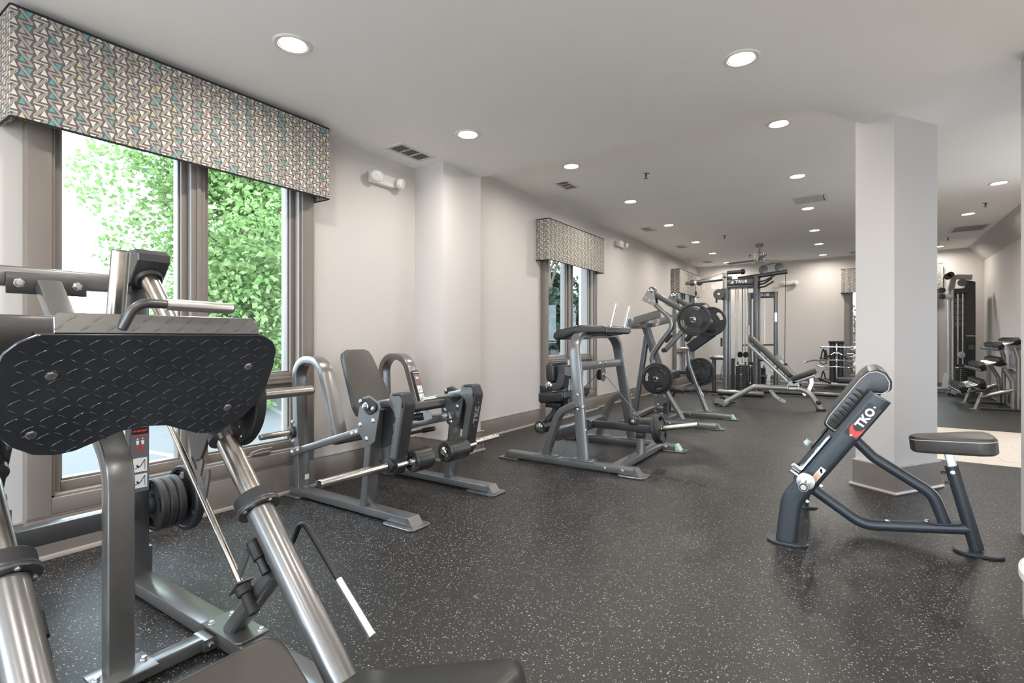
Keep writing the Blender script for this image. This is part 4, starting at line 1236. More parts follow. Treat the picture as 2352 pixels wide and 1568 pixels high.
# lever arm with peg
MB().sweep([(-2.16, 4.53, .285), (-1.535, 4.53, .285)], rrect(.058, .062, .006, 2), Y).build('lever_arm', LEVER, LC)
MB().lathe((-2.13, 4.47, .285), Y, [(.045, 0), (.045, .12), (0, .12)], 24).build('lever_pivot', FRAMED, LC)
pb = MB().pad(rrect(.075, .07, .02, 4), (-1.70, 4.50, .345), X, Z, (0, .06, 0), .004, 2).build('cable_anchor', BLACK, LC)
bolts(pb, [V((-1.70, 4.50, .348))], -Y, .014, .012)
MB().bbox(-1.665, -1.60, 4.50, 4.56, .069, .20, .005).build('stop_post', FRAME, LC)
MB().bbox(-1.668, -1.597, 4.497, 4.563, .20, .252, .008).build('stop_cap', BLACK, LC)
hd = V((.32, 0, .062)).normalized()
horn(LC, (-1.535, 4.53, .285), hd, .41, .0235, True)
ra = math.atan2(.062, .32)
for k in range(2):
    c = V((-1.535, 4.53, .285)) + hd*(.050 + k*.034) - V((-hd.z, 0, hd.x))*.003
    tl_ = make_plate(.125, .032, c, (0, 0, 0), ['inner of the two small plates on the leg curl lever peg', 'outer of the two small plates on the leg curl lever peg, facing the aisle'][k], 'plates on the leg curl lever', 0, '')
    tl_.rotation_euler = (Matrix.Rotation(-ra, 4, 'Y') @ Matrix.Rotation(-PI/2, 4, 'Z') @ Matrix.Rotation(.4+k, 4, 'Y')).to_euler()
# thigh and knee pads, roller, on the wall side
MB().lathe((-2.19, 4.22, .40), Z, [(.026, 0), (.026, .50), (0, .502)], 20).build('pad_post', SILVER, LC)
MB().lathe((-2.19, 4.22, .42), Z, [(.033, 0), (.033, .20), (.027, .205)], 20).build('post_sleeve', FRAMED, LC)
MB().pad([(-2.33, .75), (-2.315, .715), (-2.27, .70), (-2.24, .72), (-2.24, .84), (-2.26, .875), (-2.31, .875), (-2.33, .85)], (0, 4.02, 0), X, Z, (0, .42, 0), .022, 4).build('thigh_pad', VINYL, LC)
MB().bbox(-2.245, -2.14, 4.09, 4.40, .735, .855, .006).build('pad_bracket', FRAMED, LC)
MB().bbox(-2.165, -2.10, 4.08, 4.30, .765, .845, .006).build('post_block', FRAME, LC)
MB().sweep(fillet([(-2.30, 4.10, .665), (-2.21, 4.10, .665), (-2.18, 4.10, .78)], .06, 6), rrect(.10, .075, .01, 3), Y).build('curved_arm', FRAMED, LC)
MB().lathe((-2.305, 4.048, .672), -Y, [(.034, 0), (.034, .006), (.018, .010), (.012, .018), (0, .02)], 24).build('arm_cap', CHROME, LC)
kp = [(-2.43, .59), (-2.41, .605), (-2.33, .605), (-2.20, .628), (-2.165, .62), (-2.16, .57), (-2.19, .535), (-2.40, .505), (-2.43, .52)]
for k, y in enumerate((4.06, 4.36)):
    MB().pad(kp, (0, y, 0), X, Z, (0, .24, 0), .022, 4).build('knee_pad', VINYL, LC)
    MB().bbox(-2.42, -2.40, y+.02, y+.22, .575, .665, .004).build('knee_flap', VINYL, LC)
    MB().bbox(-2.385, -2.24, y+.06, y+.18, .465, .512, .005).build('knee_bracket', BLACK, LC)
MB().sweep([(-2.30, 4.20, .485), (-2.345, 4.20, .40), (-2.40, 4.18, .34)], rrect(.055, .045, .008, 2), Y).build('roller_arm', LEVER, LC)
r = MB().lathe((-2.41, 4.06, .29), Y, [(.02, 0), (.05, 0), (.058, .006), (.060, .014), (.060, .22), (.052, .23), (0, .23)], 32).build('roller_pad', VINYL, LC)
MB().lathe((-2.41, 4.06, .29), -Y, [(.036, 0), (.036, .003), (.02, .006), (.014, .014), (0, .016)], 24).build('end_cap', CHROME, r)
for k in range(20):
    a = 2*PI*k/20; d = V((math.cos(a), 0, math.sin(a))); c = V((-2.41, 4.058, .29))
    MB().sweep([c + d*.037, c + d*.055], circ(.0024, 6), Y).build('pleat', VINYL, r)

# ------------------------------------------------------------------ plate loaded row / high pull machine behind it
RM = thing('row_machine', (-2.1, 7.1, 0), 'tall grey plate loaded pulldown machine with two swinging arms and many plates', 'pulldown machine')
YR = 7.08
def mir(s, pts):
    return [(x, YR + s*(y - YR) if s > 0 else YR - (y - YR) if False else YR + s*(y-YR), z) for x, y, z in pts]
for s in (-1, 1):
    # splayed floor rails
    ye, yc = YR + s*.53, YR + s*.33
    p = [(-2.14, YR + s*.20, .041), (-1.90, YR + s*.40, .041), (-1.42, ye, .041)] if s > 0 else [(-2.36, YR - .66, .041), (-1.42, ye, .041)]
    p = [(-2.36, YR + s*.60, .041), (-1.42, ye, .041)] if s < 0 else [(-2.50, YR + .62, .041), (-2.02, YR + .34, .041), (-1.42, YR+.36, .041)]
    yend = p[-1][1]
    MB().sweep(p, rrect(.085, .056, .007, 3), Y).build('base_rail', FRAME, RM)
    cap_end(RM, -1.42, yend-.042, yend+.042, .013, .069, 1, GREENP if s > 0 else FRAME)
    foot_plate(RM, -1.54, -1.325, yend-.075, yend+.075)
    bolts(RM, [V((-1.95, p[0][1] + s*.02 - .03 if s < 0 else YR+.27, .045))], -Y, .013, .008)
MB().sweep([(-2.58, YR+.62, .041), (-2.50, YR-.42, .041)], rrect(.07, .056, .007, 3), X).build('rear_crossbar', FRAME, RM)
MB().sweep([(-2.09, YR-.56, .041), (-2.05, YR+.36, .041)], rrect(.07, .056, .007, 3), X).build('mid_crossbar', FRAME, RM)
MB().bbox(-2.62, -2.46, YR-.62, YR-.40, .0, .013, .003).build('foot', FRAME, RM)
# rear post, mast, yoke
MB().sweep([(-2.60, YR-.08, .06), (-2.462, YR-.01, 1.12)], rrect(.08, .06, .007, 3), Y).build('rear_post', FRAMED, RM)
MB().prism([(-.07, -.06), (.06, -.06), (.06, .06), (-.07, .06)], (-2.60, YR-.08, .069), X, Y, (0, 0, .008), .002).build('mounting_plate', FRAME, RM)
MB().sweep([(-2.17, YR, .34), (-2.50, YR, 1.32)], rrect(.11, .09, .01, 3), Y).build('mast', FRAMED, RM)
yk = fillet([(-2.13, YR-.46, 1.41), (-2.62, YR-.46, 1.285), (-2.66, YR+.0, 1.275), (-2.62, YR+.46, 1.285), (-2.13, YR+.46, 1.41)], .26, 9)
MB().sweep(yk, rrect(.10, .05, .007, 3), (.25, 0, -1)).build('yoke', FRAME, RM)
MB().prism([(-2.66, 1.24), (-2.44, 1.24), (-2.40, 1.30), (-2.66, 1.255)], (0, YR-.10, 0), X, Z, (0, .20, 0), .002).build('yoke_gusset', FRAME, RM)
for s in (-1, 1):
    y = YR + s*.48
    # S shaped side frame rising from the rail
    if s < 0:
        sp = fillet([(-1.835, y, .075), (-2.10, y, .52), (-2.25, y, .84), (-2.11, y, 1.045), (-1.925, y, 1.29), (-2.17, y, 1.515), (-2.24, y, 1.58)], [.3, .16, .3, .13, .2], 9)
    else:
        sp = fillet([(-1.775, y, .075), (-2.01, y, .72), (-2.03, y, .92), (-1.80, y, 1.20), (-1.95, y, 1.42), (-2.19, y, 1.56)], [.2, .1, .12, .15], 8)
    MB().sweep(sp, rrect(.085, .052, .012, 3), Y).build('side_frame', FRAME, RM)
    MB().bbox(-1.92, -1.70, y-.055, y+.055, .069, .077, .003).build('mounting_plate', FRAME, RM)
    bolts(RM, [V((-1.90, y, .077)), V((-1.725, y, .077))], Z, .012, .009)
    for a_, b_ in ((.30, .05), (.55, .05)):
        i = int(len(sp)*a_)
    pl = [(-2.215, 1.745), (-2.25, 1.735), (-2.275, 1.71), (-2.345, 1.595), (-2.335, 1.58), (-2.185, 1.505), (-2.165, 1.53), (-2.165, 1.57), (-2.185, 1.72)]
    off = y - .055
    MB().prism(pl, (0, off, 0), X, Z, (0, .012, 0), .002).build('pivot_plate', SILVER if s < 0 else FRAME, RM)
    MB().prism(pl, (0, y + .043, 0), X, Z, (0, .012, 0), .002).build('pivot_plate', FRAME, RM)
    MB().lathe((-2.222, off, 1.712), -Y, [(.034, 0), (.034, .008), (.022, .014), (.010, .018), (0, .018)], 24).build('pivot_cap', CHROME, RM)
    bolts(RM, [V((-2.29, off, 1.615)), V((-2.245, off, 1.578)), V((-2.20, off, 1.566))], -Y, .015, .010)
    for px_, pz_ in ((-2.06, 1.485), (-2.16, 1.56), (-2.03, 1.135), (-2.075, 1.085)):
        MB().lathe((px_+.02, y, pz_+.022), (.55, 0, .8), [(.009, 0), (.009, .02), (0, .022)], 8).build('adjust_stud', ZINC, RM)
    MB().sweep([(-2.06, y, 1.055), (-1.985, y, 1.145)], rrect(.06, .06, .008, 2), Y).build('stop_block', BLACK, RM)
    # swinging arm
    bm = MB().sweep([(-2.20, y, 1.665), (-1.70, y, 1.37)], rrect(.075, .065, .008, 2), Y).build('swing_arm', FRAMED, RM)
    MB().lathe((-2.222, y-.04, 1.712), Y, [(.045, 0), (.045, .08), (0, .08)], 24).build('arm_hub', FRAMED, RM)
    if s < 0:
        MB().sweep([(-1.66, y, 1.36), (-1.865, y, 1.155), (-2.055, y, .945)], rrect(.05, .055, .007, 2), Y).build('handle_arm', FRAME, RM)
        MB().lathe((-2.065, y-.05, .94), Y, [(.024, 0), (.028, .004), (.028, .10), (.024, .104), (0, .104)], 20).build('handle', BLACK, RM)
    else:
        for dy in (-.05, .05):
            MB().sweep([(-1.66, y+dy, 1.32), (-1.72, y+dy, 1.16), (-2.00, y+dy, .955)], rrect(.03, .13, .007, 2), Y).build('handle_arm', LEVER, RM)
        MB().sweep([(-1.68, y, 1.22), (-1.96, y, .98)], rrect(.10, .05, .007, 2), Y).build('arm_web', FRAMED, RM)
        MB().lathe((-2.00, y-.05, .95), (-.85, -.52, 0), [(.016, 0), (.016, .13), (.013, .134), (0, .134)], 18).build('handle', ALU, RM)
    horn(RM, (-1.68, y - (.035 if s < 0 else .10), 1.325), (0, -1 if s < 0 else 1, 0), .16 if s < 0 else .25, .0225, True)
MB().sweep([(-1.68, YR+.48-.10, 1.325), (-1.68, YR+.48-.20, 1.325)], circ(.0225, 16), Z).build('weight_horn', STEEL, RM)
make_plate(.2, .038, (-1.68, YR-.48-.085, 1.322), (0, 0, 0), 'large plate on the near swinging arm of the pulldown machine, upper front', 'plates on the pulldown machine', -.45, '35')
make_plate(.2, .038, (-1.68, YR+.48-.155, 1.322), (0, 0, 0), 'large plate on the far swinging arm, by the cable tower uprights', 'plates on the pulldown machine', .5, '35')
horn(RM, (-2.135, YR-.48-.035, .585), (0, -1, 0), .14, .0225, True, 'storage_peg')
make_plate(.2, .036, (-2.135, YR-.48-.085, .582), (0, 0, 0), 'large plate behind the smaller one on the near storage peg of the pulldown machine', 'plates on the pulldown machine', .15, '35')
make_plate(.17, .032, (-2.135, YR-.48-.121, .582), (0, 0, 0), 'smaller plate in front on the near storage peg of the pulldown machine', 'plates on the pulldown machine', .15, '')
horn(RM, (-1.90, YR+.48+.045, .615), (0, 1, 0), .22, .0225, True, 'storage_peg')
make_plate(.16, .034, (-1.90, YR+.48+.095, .612), (0, 0, 0), 'inner smaller plate on the far storage peg, right of the label post', 'plates on the pulldown machine', .3, '')
make_plate(.2, .038, (-1.90, YR+.48+.140, .612), (0, 0, 0), 'middle plate on the far storage peg, right of the label post', 'plates on the pulldown machine', .8, '35')
make_plate(.2, .038, (-1.90, YR+.48+.185, .612), (0, 0, 0), 'outer plate on the far storage peg, right of the label post', 'plates on the pulldown machine', 0, '35')
# seat
MB().bbox(-2.20, -2.12, YR-.12, YR-.04, .068, .25, .006).build('seat_post', FRAMED, RM)
MB().bbox(-2.135, -2.105, YR-.10, YR-.06, .10, .28, .004).build('adjust_rack', BLACK, RM)
MB().prism([(-.085, -.06), (.085, -.06), (.085, .06), (-.085, .06)], (-2.16, YR-.08, .069), X, Y, (0, 0, .008), .002).build('mounting_plate', FRAME, RM)
sp_ = [(-2.33, .36), (-2.30, .19), (-2.26, .165), (-2.11, .25), (-2.05, .37), (-2.06, .40), (-2.30, .42)]
MB().prism(sp_, (0, YR-.145, 0), X, Z, (0, .012, 0), .003).build('seat_bracket', FRAME, RM)
MB().prism(sp_, (0, YR-.02, 0), X, Z, (0, .012, 0), .003).build('seat_bracket', FRAME, RM)
bolts(RM, [V((-2.29, YR-.145, .33)), V((-2.17, YR-.145, .315)), V((-2.26, YR-.145, .20)), V((-2.12, YR-.145, .285))], -Y, .014, .010)
MB().pad(oval(.42, .30, 28), (-2.02, YR-.05, .385), X, Y, (0, 0, .062), .024, 4).build('seat_pad', VINYL, RM)
MB().bbox(-2.10, -1.92, YR-.10, YR, .36, .386, .003).build('seat_plate', FRAMED, RM)
MB().pad(oval(.12, .46, 20), (-2.16, YR, .60), Z, Y, (.10, 0, 0), .03, 4).build('thigh_roller', VINYL, RM)
MB().sweep([(-2.28, YR, .62), (-2.13, YR, .60)], rrect(.05, .05, .006, 2), Y).build('roller_arm', FRAMED, RM)
dn = V((-.235, 0, .645)).normalized()
placard(RM, V((-1.868, YR+.48, .39)), Y, V((-.30, 0, .64)).normalized(), .075, .27, '', False)
# ------------------------------------------------------------------ preacher curl bench on the right
PB = thing('preacher_curl_bench', (.05, 3.52, 0), 'slate black preacher curl bench with round end seat, right of the aisle', 'bench')
YP = 3.52
for y in (3.15, 3.89):
    path = fillet([(-.325, y, .012), (-.30, y, .235), (.085, y, .805)], .16, 9)
    post = MB().sweep(path, oval(.062, .105, 24), Y).build('oval_post', BENCHM, PB)
    tp = V((.385, 0, .57)).normalized()
    MB().sweep([V((.085, y, .805)), V((.085, y, .805)) + tp*.006], oval(.062, .105, 24), Y).build('post_cap', FRAMED, post)
    MB().prism(oval(.20, .13, 28), (-.32, y, 0), X, Y, (0, 0, .014), .004).build('foot', BENCHM, PB)
# bar rest hooks
AP = V((.385, 0, .57)).normalized(); NP = V((-.57, 0, .385)).normalized()
for y in (3.15, 3.89):
    c = V((-.145, y, .464)) + NP*.052
    hk = [(-.13, 0), (.12, 0), (.12, .004), (.105, .012), (-.085, .012), (-.10, .02), (-.10, .052), (-.118, .056), (-.13, .04)]
    MB().prism([(a, b) for a, b in hk], c - Y*.028, AP, NP, (0, .056, 0), .001).build('bar_hook', CHROME, PB)
# arm pad between the posts
c = V((-.02, 0, .735))
out = [(-.155, .055), (-.15, .118), (-.10, .125), (.16, .125), (.205, .115), (.235, .085), (.24, .045), (.22, .005), (.18, -.02), (.15, -.005), (.12, .045), (-.13, .05)]
out = [(p.x, p.y) for p in fillet([V((a, b, 0)) for a, b in out + [out[0]]], .025, 3)[:-1]]
pad = MB().pad(out, V((.02, 3.20, .70)), AP, NP, (0, .64, 0), .012, 3).build('arm_pad', VINYL, PB)
for yy in (3.199, 3.841):
    ring = [V((.02, yy, .70)) + AP*(a*.93+.003) + NP*((b-.06)*.88+.06) for a, b in out]
    k = len(ring); st = MB()
    MB().sweep(ring, circ(.0022, 6), Y, False, None, True).build('seam', STITCH, pad)
for k in range(9):
    a = -.13 + k*.028
    q0 = V((.02, 3.1985, .70)) + AP*a + NP*.062
    MB().tube([q0, q0 + NP*.022 + AP*.004, q0 + NP*.045 + AP*.001], .006, 8, None, True, [1, 1.1, .3]).build('vinyl_fold', VINYL, pad)
MB().bbox(-.06, .02, 3.18, 3.86, .60, .66, .01).build('pad_crossbar', BENCHM, PB)
MB().tube([(-.075, 3.16, .585), (-.075, 3.88, .585)], .028, 20).build('upper_crossbar', BENCHM, PB)
MB().tube([(-.285, 3.16, .25), (-.285, 3.88, .25)], .028, 20).build('lower_crossbar', BENCHM, PB)
# spine tubes
MB().tube(fillet([(-.28, YP, .25), (.02, YP, .052), (.475, YP, .122)], .16, 8), .030, 24).build('lower_spine', BENCHM, PB)
MB().tube(fillet([(-.075, YP, .585), (.07, YP, .435), (.325, YP, .275), (.375, YP, .125)], [.10, .12], 8), .0285, 24).build('upper_spine', BENCHM, PB)
MB().prism([(p.x, p.y) for p in fillet([V((a, b, 0)) for a, b in ((-.10, 0), (-.05, .035), (.05, .035), (.10, 0), (.05, -.035), (-.05, -.035), (-.10, 0))], .02, 3)[:-1]], (.375, YP, .128), V((1, 0, .15)).normalized(), Y, V((-.15, 0, 1)).normalized()*.009, .002).build('joint_plate', BENCHM, PB)
bolts(PB, [V((.30, YP, .126)), V((.45, YP, .148))], Z, .012, .010)
bolts(PB, [V((-.214, 3.15, .36)) - NP*.052, V((-.276, 3.15, .268)) - NP*.052], -NP, .009, .014)
MB().tube([(.50, YP, .02), (.40, YP, .435)], .030, 24).build('seat_post', BENCHM, PB)
MB().prism(oval(.20, .13, 28), (.505, YP-.005, 0), X, Y, (0, 0, .016), .004).build('foot', BENCHM, PB)
MB().sweep([(.405, YP, .42), (.385, YP, .52)], rrect(.038, .038, .003, 2), Y).build('seat_stem', ZINC, PB)
bolts(PB, [V((.402, YP-.03, .405))], -Y, .009, .006)
bolts(PB, [V((.376, YP-.01, .395)), V((.393, YP-.01, .345))], -X, .009, .022)
so = [(-.145, -.05), (-.165, -.02), (-.165, .02), (-.145, .05), (-.09, .068), (.10, .118), (.155, .112), (.18, .07), (.183, 0), (.18, -.07), (.155, -.112), (.10, -.118), (-.09, -.068)]
so = [(p.x, p.y*1.22) for p in fillet([V((a, b, 0)) for a, b in so + [so[0]]], .04, 4)[:-1]]
SUx = V((1, 0, .10)).normalized(); SNz = V((-.10, 0, 1)).normalized()
seat = MB().pad(so, V((.395, YP, .508)), SUx, Y, SNz*.085, .016, 4).build('seat_pad', VINYLB, PB)
seat['label'] = 'tapered seat pad with pale stitching'
MB().sweep([V((.395, YP, .508)) + SUx*a*1.005 + Y*b*1.005 + SNz*.068 for a, b in so], circ(.002, 6), SNz, False, None, True).build('seam', STITCH, seat)
MB().bbox(.02, .10, YP-.014, YP+.014, .082, .084, .001).build('sticker', GREYP, PB)
MB().bbox(.12, .24, YP-.012, YP+.012, .096, .099, .001).build('sticker', WHITE, PB)
# badge on the near post
bc = V((.005, 3.1185, .69)) - NP*.012
bd = MB().prism([(-.095, -.032), (.095, -.032), (.095, .032), (-.095, .032)], bc, AP, NP, (0, -.0015, 0)).build('badge', INK, PB)
bd['label'] = 'black badge with white letters and red swoosh'
tko_mark(bd, bc - Y*.0018 + AP*.022, AP, NP, .050)
sw = [(-.085, -.026), (-.09, .004), (-.06, .026), (-.03, .028), (-.052, .012), (-.058, -.004), (-.045, -.022), (-.02, -.029), (-.05, -.031)]
MB().prism(sw, bc - Y*.0016, AP, NP, (0, -.0005, 0)).build('swoosh', REDP, bd)
for k in (-.088, .088):
    MB().lathe(bc + AP*k - Y*.0015, -Y, [(.005, 0), (.005, .002), (0, .003)], 12).build('rivet', ZINC, bd)
wc = V((-.175, 3.1185, .392))
wl = MB().prism([(-.042, -.014), (.042, -.014), (.042, .014), (-.042, .014)], wc, AP, NP, (0, -.0012, 0)).build('warning_label', WHITE, PB)
MB().prism([(-.040, -.012), (.006, -.012), (.006, .012), (-.040, .012)], wc - Y*.0012, AP, NP, (0, -.0004, 0)).build('orange_panel', PEACH, wl)
MB().prism([(.012, -.008), (.018, .004), (.03, -.002), (.036, .008), (.024, .010), (.020, -.009)], wc - Y*.0012, AP, NP, (0, -.0004, 0)).build('symbol', INK, wl)

# curl bar lying in the hooks
EZ = thing('curl_bar', (-.235, 3.52, .345), 'chrome curl bar resting in the hooks of the preacher bench', 'barbell')
bx_ = V((-.228, 0, .362))
zg = [(2.93, 0), (3.14, 0), (3.24, .0), (3.34, .038), (3.43, -.022), (3.61, -.022), (3.70, .038), (3.80, 0), (3.90, 0), (4.11, 0)]
pts = fillet([bx_ + Y*y + AP*.9*o for y, o in zg], .03, 4)
MB().tube(pts, .0135, 16, NP).build('shaft', CHROME, EZ)
for s, y0 in ((-1, 3.10), (1, 3.94)):
    sl = MB().lathe(bx_ + Y*y0, Y*s, [(.0135, -.02), (.022, -.02), (.022, 0), (.037, 0), (.037, .012), (.0245, .014), (.0245, .165), (.022, .168), (0, .168)], 28).build('sleeve', STEEL, EZ)
    MB().lathe(bx_ + Y*(y0 + s*.168), Y*s, [(.019, 0), (.019, .0012), (0, .0014)], 24).build('end_disc', INK, sl)
    MB().sweep([bx_ + Y*(y0+s*.1695) - X*.012, bx_ + Y*(y0+s*.1695) + X*.012], rrect(.004, .0006, .0002, 1), Z).build('end_mark', ALU, sl)
    MB().lathe(bx_ + Y*(y0 + s*.03), Y*s, [(.027, 0), (.042, .001), (.042, .016), (.027, .018)], 28).build('collar', ZINC, EZ)
    MB().tube([bx_ + Y*(y0+s*.04) + NP*.04, bx_ + Y*(y0+s*.04) + NP*.085], .008, 12).build('collar_screw', ZINC, EZ)

# ------------------------------------------------------------------ adjustable bench
AB = thing('adjustable_bench', (-1.2, 9.1, 0), 'silver framed incline bench with raised black back pad, beyond the pulldown machine', 'bench')
YB = 9.1
MB().tube(fillet([(-1.86, YB, .02), (-1.40, YB, .318), (-.66, YB, .322), (-.48, YB, .015)], [.12, .26], 10), .040, 24).build('frame_tube', SILVER, AB)
MB().tube([(-1.80, YB-.30, .035), (-1.80, YB+.30, .035)], .032, 20).build('front_crossbar', SILVER, AB)
for s in (-1, 1):
    MB().pad(rrect(.15, .06, .02, 3), (-1.80, YB+s*.25, 0), X, Y, (0, 0, .02), .004, 2).build('foot', RUBBER, AB)
    w = MB().lathe((-1.93, YB+s*.22-.018, .055), Y, [(.02, 0), (.05, 0), (.053, .004), (.053, .032), (.05, .036), (0, .036)], 28).build('wheel', RUBBER, AB)
    MB().lathe((-1.93, YB+s*.22-.02, .055), Y, [(.012, 0), (.012, .04), (0, .04)], 12).build('hub', ALU, w)
    MB().prism([(p.x, p.y) for p in fillet([V((a, b, 0)) for a, b in ((-1.97, .04), (-1.96, .10), (-1.90, .125), (-1.80, .10), (-1.80, .03), (-1.97, .04))], .03, 3)[:-1]], (0, YB+s*.25-.004, 0), X, Z, (0, .008, 0), .001).build('wheel_bracket', SILVER, AB)
MB().pad(rrect(.13, .09, .02, 3), (-.475, YB, 0), X, Y, (0, 0, .03), .004, 2).build('foot', RUBBER, AB)
MB().lathe((-.505, YB-.035, .125), -Y, [(.01, 0), (.03, .01), (.034, .028), (.02, .045), (0, .05)], 20).build('bumper_knob', BLACK, AB)
u1 = V((-.585, 0, .60)).normalized(); n1 = V((.60, 0, .585)).normalized()
MB().pad(rrect(.27, .86, .05, 4), V((-.885, YB, .475)) + u1*.43, Y, u1, n1*.068, .022, 4).build('back_pad', VINYLB, AB)
MB().sweep([V((-.93, YB, .43)) + u1*.0, V((-.93, YB, .43)) + u1*.80], rrect(.09, .045, .006, 2), Y).build('back_beam', SILVER, AB)
u2 = V((.33, 0, .145)).normalized(); n2 = V((-.145, 0, .33)).normalized()
so2 = [(-.15, -.02), (-.12, -.0), (.12, 0), (.15, -.02)]
MB().pad([(-.135, .0), (.135, .0), (.155, .05), (.155, .31), (.13, .36), (-.13, .36), (-.155, .31), (-.155, .05)], V((-.845, YB, .435)), Y, u2, n2*.068, .022, 4).build('seat_pad', VINYLB, AB)
MB().sweep([V((-.85, YB, .405)), V((-.56, YB, .53))], rrect(.10, .045, .006, 2), Y).build('seat_beam', SILVER, AB)
MB().prism([(-.93, .36), (-.76, .36), (-.79, .43), (-.90, .43)], (0, YB-.05, 0), X, Z, (0, .1, 0), .003).build('hinge_block', SILVER, AB)
for x in (-.92, -.77):
    MB().tube(fillet([(x, YB-.045, .30), (x, YB-.045, .375), (x, YB+.045, .375), (x, YB+.045, .30)], .02, 3), .006, 8).build('u_bolt', ALU, AB)
arcp = []
for a in range(0, 11):
    t_ = math.radians(112 + a*14.2)
    arcp.append((-.86 + .335*math.cos(t_), .42 + .33*math.sin(t_)))
MB().sweep([V((x, YB, z)) for x, z in arcp], rrect(.008, .05, .002, 1), Y).build('angle_quadrant', SILVER, AB)
for k in (1, 3, 5, 7, 9):
    x, z = arcp[k]
    MB().lathe((x, YB-.005, z), -Y, [(.009, 0), (.009, .001), (0, .001)], 12).build('hole', INK, AB)
MB().sweep([V((-.60, YB, .50)), V((-.60, YB, .40)), V((-.64, YB, .29)), V((-.71, YB, .225))], rrect(.008, .055, .002, 1), Y).build('seat_quadrant', ALU, AB)
MB().bbox(-.90, -.80, YB-.0425, YB-.039, .305, .33, .001).build('sticker', WHITE, AB)
for k in range(3):
    MB().lathe((-1.60+k*.045, YB-.022, .205+k*.031), V((-.5, -.35, .75)), [(.011, 0), (.011, .014), (0, .014)], 8).build('bolt', ZINC, AB)
# ------------------------------------------------------------------ cable towers at the far end
def weight_stack(parent, x, y, w, d, z0, n, h, sel):
    """selector plates one by one, with guide rods"""
    me = None
    for k in range(n):
        z = z0 + k*h
        if me is None:
            o = MB().prism([(p[0], p[1]) for p in rrect(w, d, .006, 2)], (x, y, z), X, Y, (0, 0, h*.90), .002).build('stack_plate', IRON, parent)
        else:
            c = o.copy(); COL.objects.link(c); c.parent = parent; c.location = (0, 0, k*h)
    hs = MB()
    for k in range(n): hs.bbox(x-.007, x+.007, y-d/2-.0015, y-d/2, z0+k*h+h*.28, z0+k*h+h*.58, .001)
    hs.build('pin_sockets', ALU, parent)
    zt = z0 + n*h
    MB().bbox(x-w/2, x+w/2, y-d/2, y+d/2, zt, zt+.035, .004).build('top_plate', FRAMED, parent)
    MB().bbox(x-w/2+.01, x-w/2+.05, y-d/2-.001, y-d/2, zt+.008, zt+.028, .001).build('sticker', WHITE, parent)
    MB().lathe((x, y-d/2, z0 + sel*h + h*.43), -Y, [(.006, 0), (.006, .02), (.014, .022), (.014, .03), (0, .032)], 14).build('selector_pin', ALU, parent)
    for sx in (-1, 1):
        MB().lathe((x+sx*w*.34, y, zt+.03), Z, [(.016, 0), (.016, .05), (.011, .055)], 14).build('rod_bushing', BLACK, parent)

CT = thing('cable_tower', (-1.85, 10.75, 0), 'tall two column cable tower with long high pulley arm at the far end', 'cable machine')
YT = 10.7
# columns are channel posts with perforated edges
for x in (-2.16, -1.62):
    for dy in (0, .28):
        MB().bbox(x-.04, x+.04, YT+dy-.035, YT+dy+.035, .06, 2.26, .008).build('upright', FRAME if x < -2 else FRAMED, CT)
    for k in range(14):
        MB().lathe((x+.02, YT-.0355, .35+k*.13), -Y, [(.008, 0), (.008, .001), (0, .001)], 10).build('hole', INK, CT)
    MB().bbox(x-.05, x+.05, YT-.06, YT+.34, .0, .06, .006).build('foot_block', FRAMED, CT)
MB().tube([(-2.26, YT-.14, .058), (-1.46, YT-.14, .058)], .055, 20).build('front_base_tube', FRAME, CT)
MB().tube([(-3.05, YT+.02, .05), (-2.2, YT+.02, .05)], .035, 16).build('side_base_tube', FRAMED, CT)
sg = MB().bbox(-2.12, -1.66, YT-.045, YT+.0, 2.115, 2.225, .006).build('sign_beam', FRAMED, CT)
tx = text('TRUE', .075, (-1.865, YT-.0458, 2.17), X, Z, ALU, sg, 'lettering', .001, .002, 'CENTER', 1.25)
MB().prism([(-.034, -.026), (.026, -.026), (.026, .028)], (-2.03, YT-.0455, 2.17), X, Z, (0, -.0015, 0)).build('emblem', ALU, sg)
MB().bbox(-2.12, -1.66, YT+.26, YT+.30, 2.13, 2.22, .006).build('rear_beam', FRAMED, CT)
MB().bbox(-2.12, -1.66, YT-.05, YT+.33, 2.06, 2.10, .005).build('pulley_tray', FRAMED, CT)
# high pulley arm over the row seat
bm = MB().tube([(-2.93, YT+.05, 2.205), (-2.05, YT+.05, 2.26)], .036, 18).build('pulley_boom', FRAME, CT)
for x in (-2.80, -2.66):
    MB().lathe((x, YT+.03, 2.205), Y, [(.05, 0), (.058, .003), (.05, .01), (.05, .03), (.058, .037), (.05, .04), (0, .04)], 24).build('pulley', BLACK, bm)
MB().bbox(-2.75, -2.71, YT+.01, YT+.012, 2.19, 2.235, .001).build('sticker', WHITE, bm)
MB().tube([(-2.66, YT+.05, 2.25), (-2.18, YT+.05, 2.37), (-1.9, YT+.05, 2.36)], .005, 8).build('cable', BLACK, CT)
MB().bbox(-2.20, -2.12, YT-.05, YT+.05, 2.05, 2.36, .008).build('boom_bracket', SILVER, CT)
MB().lathe((-2.16, YT-.051, 2.27), -Y, [(.022, 0), (.022, .004), (0, .005)], 18).build('pivot_cap', BLACK, CT)
MB().tube([(-2.12, YT-.02, 2.36), (-1.86, YT-.02, 2.36)], .036, 18).build('chin_bar', FRAMED, CT)
MB().lathe((-1.87, YT-.02, 2.36), X, [(.045, 0), (.05, .01), (.05, .05), (.03, .07), (0, .07)], 20).build('bar_end', BLACK, CT)
MB().tube([(-1.95, YT+.12, 2.24), (-1.10, YT+.12, 2.325)], .04, 18).build('rear_boom', FRAMED, CT)
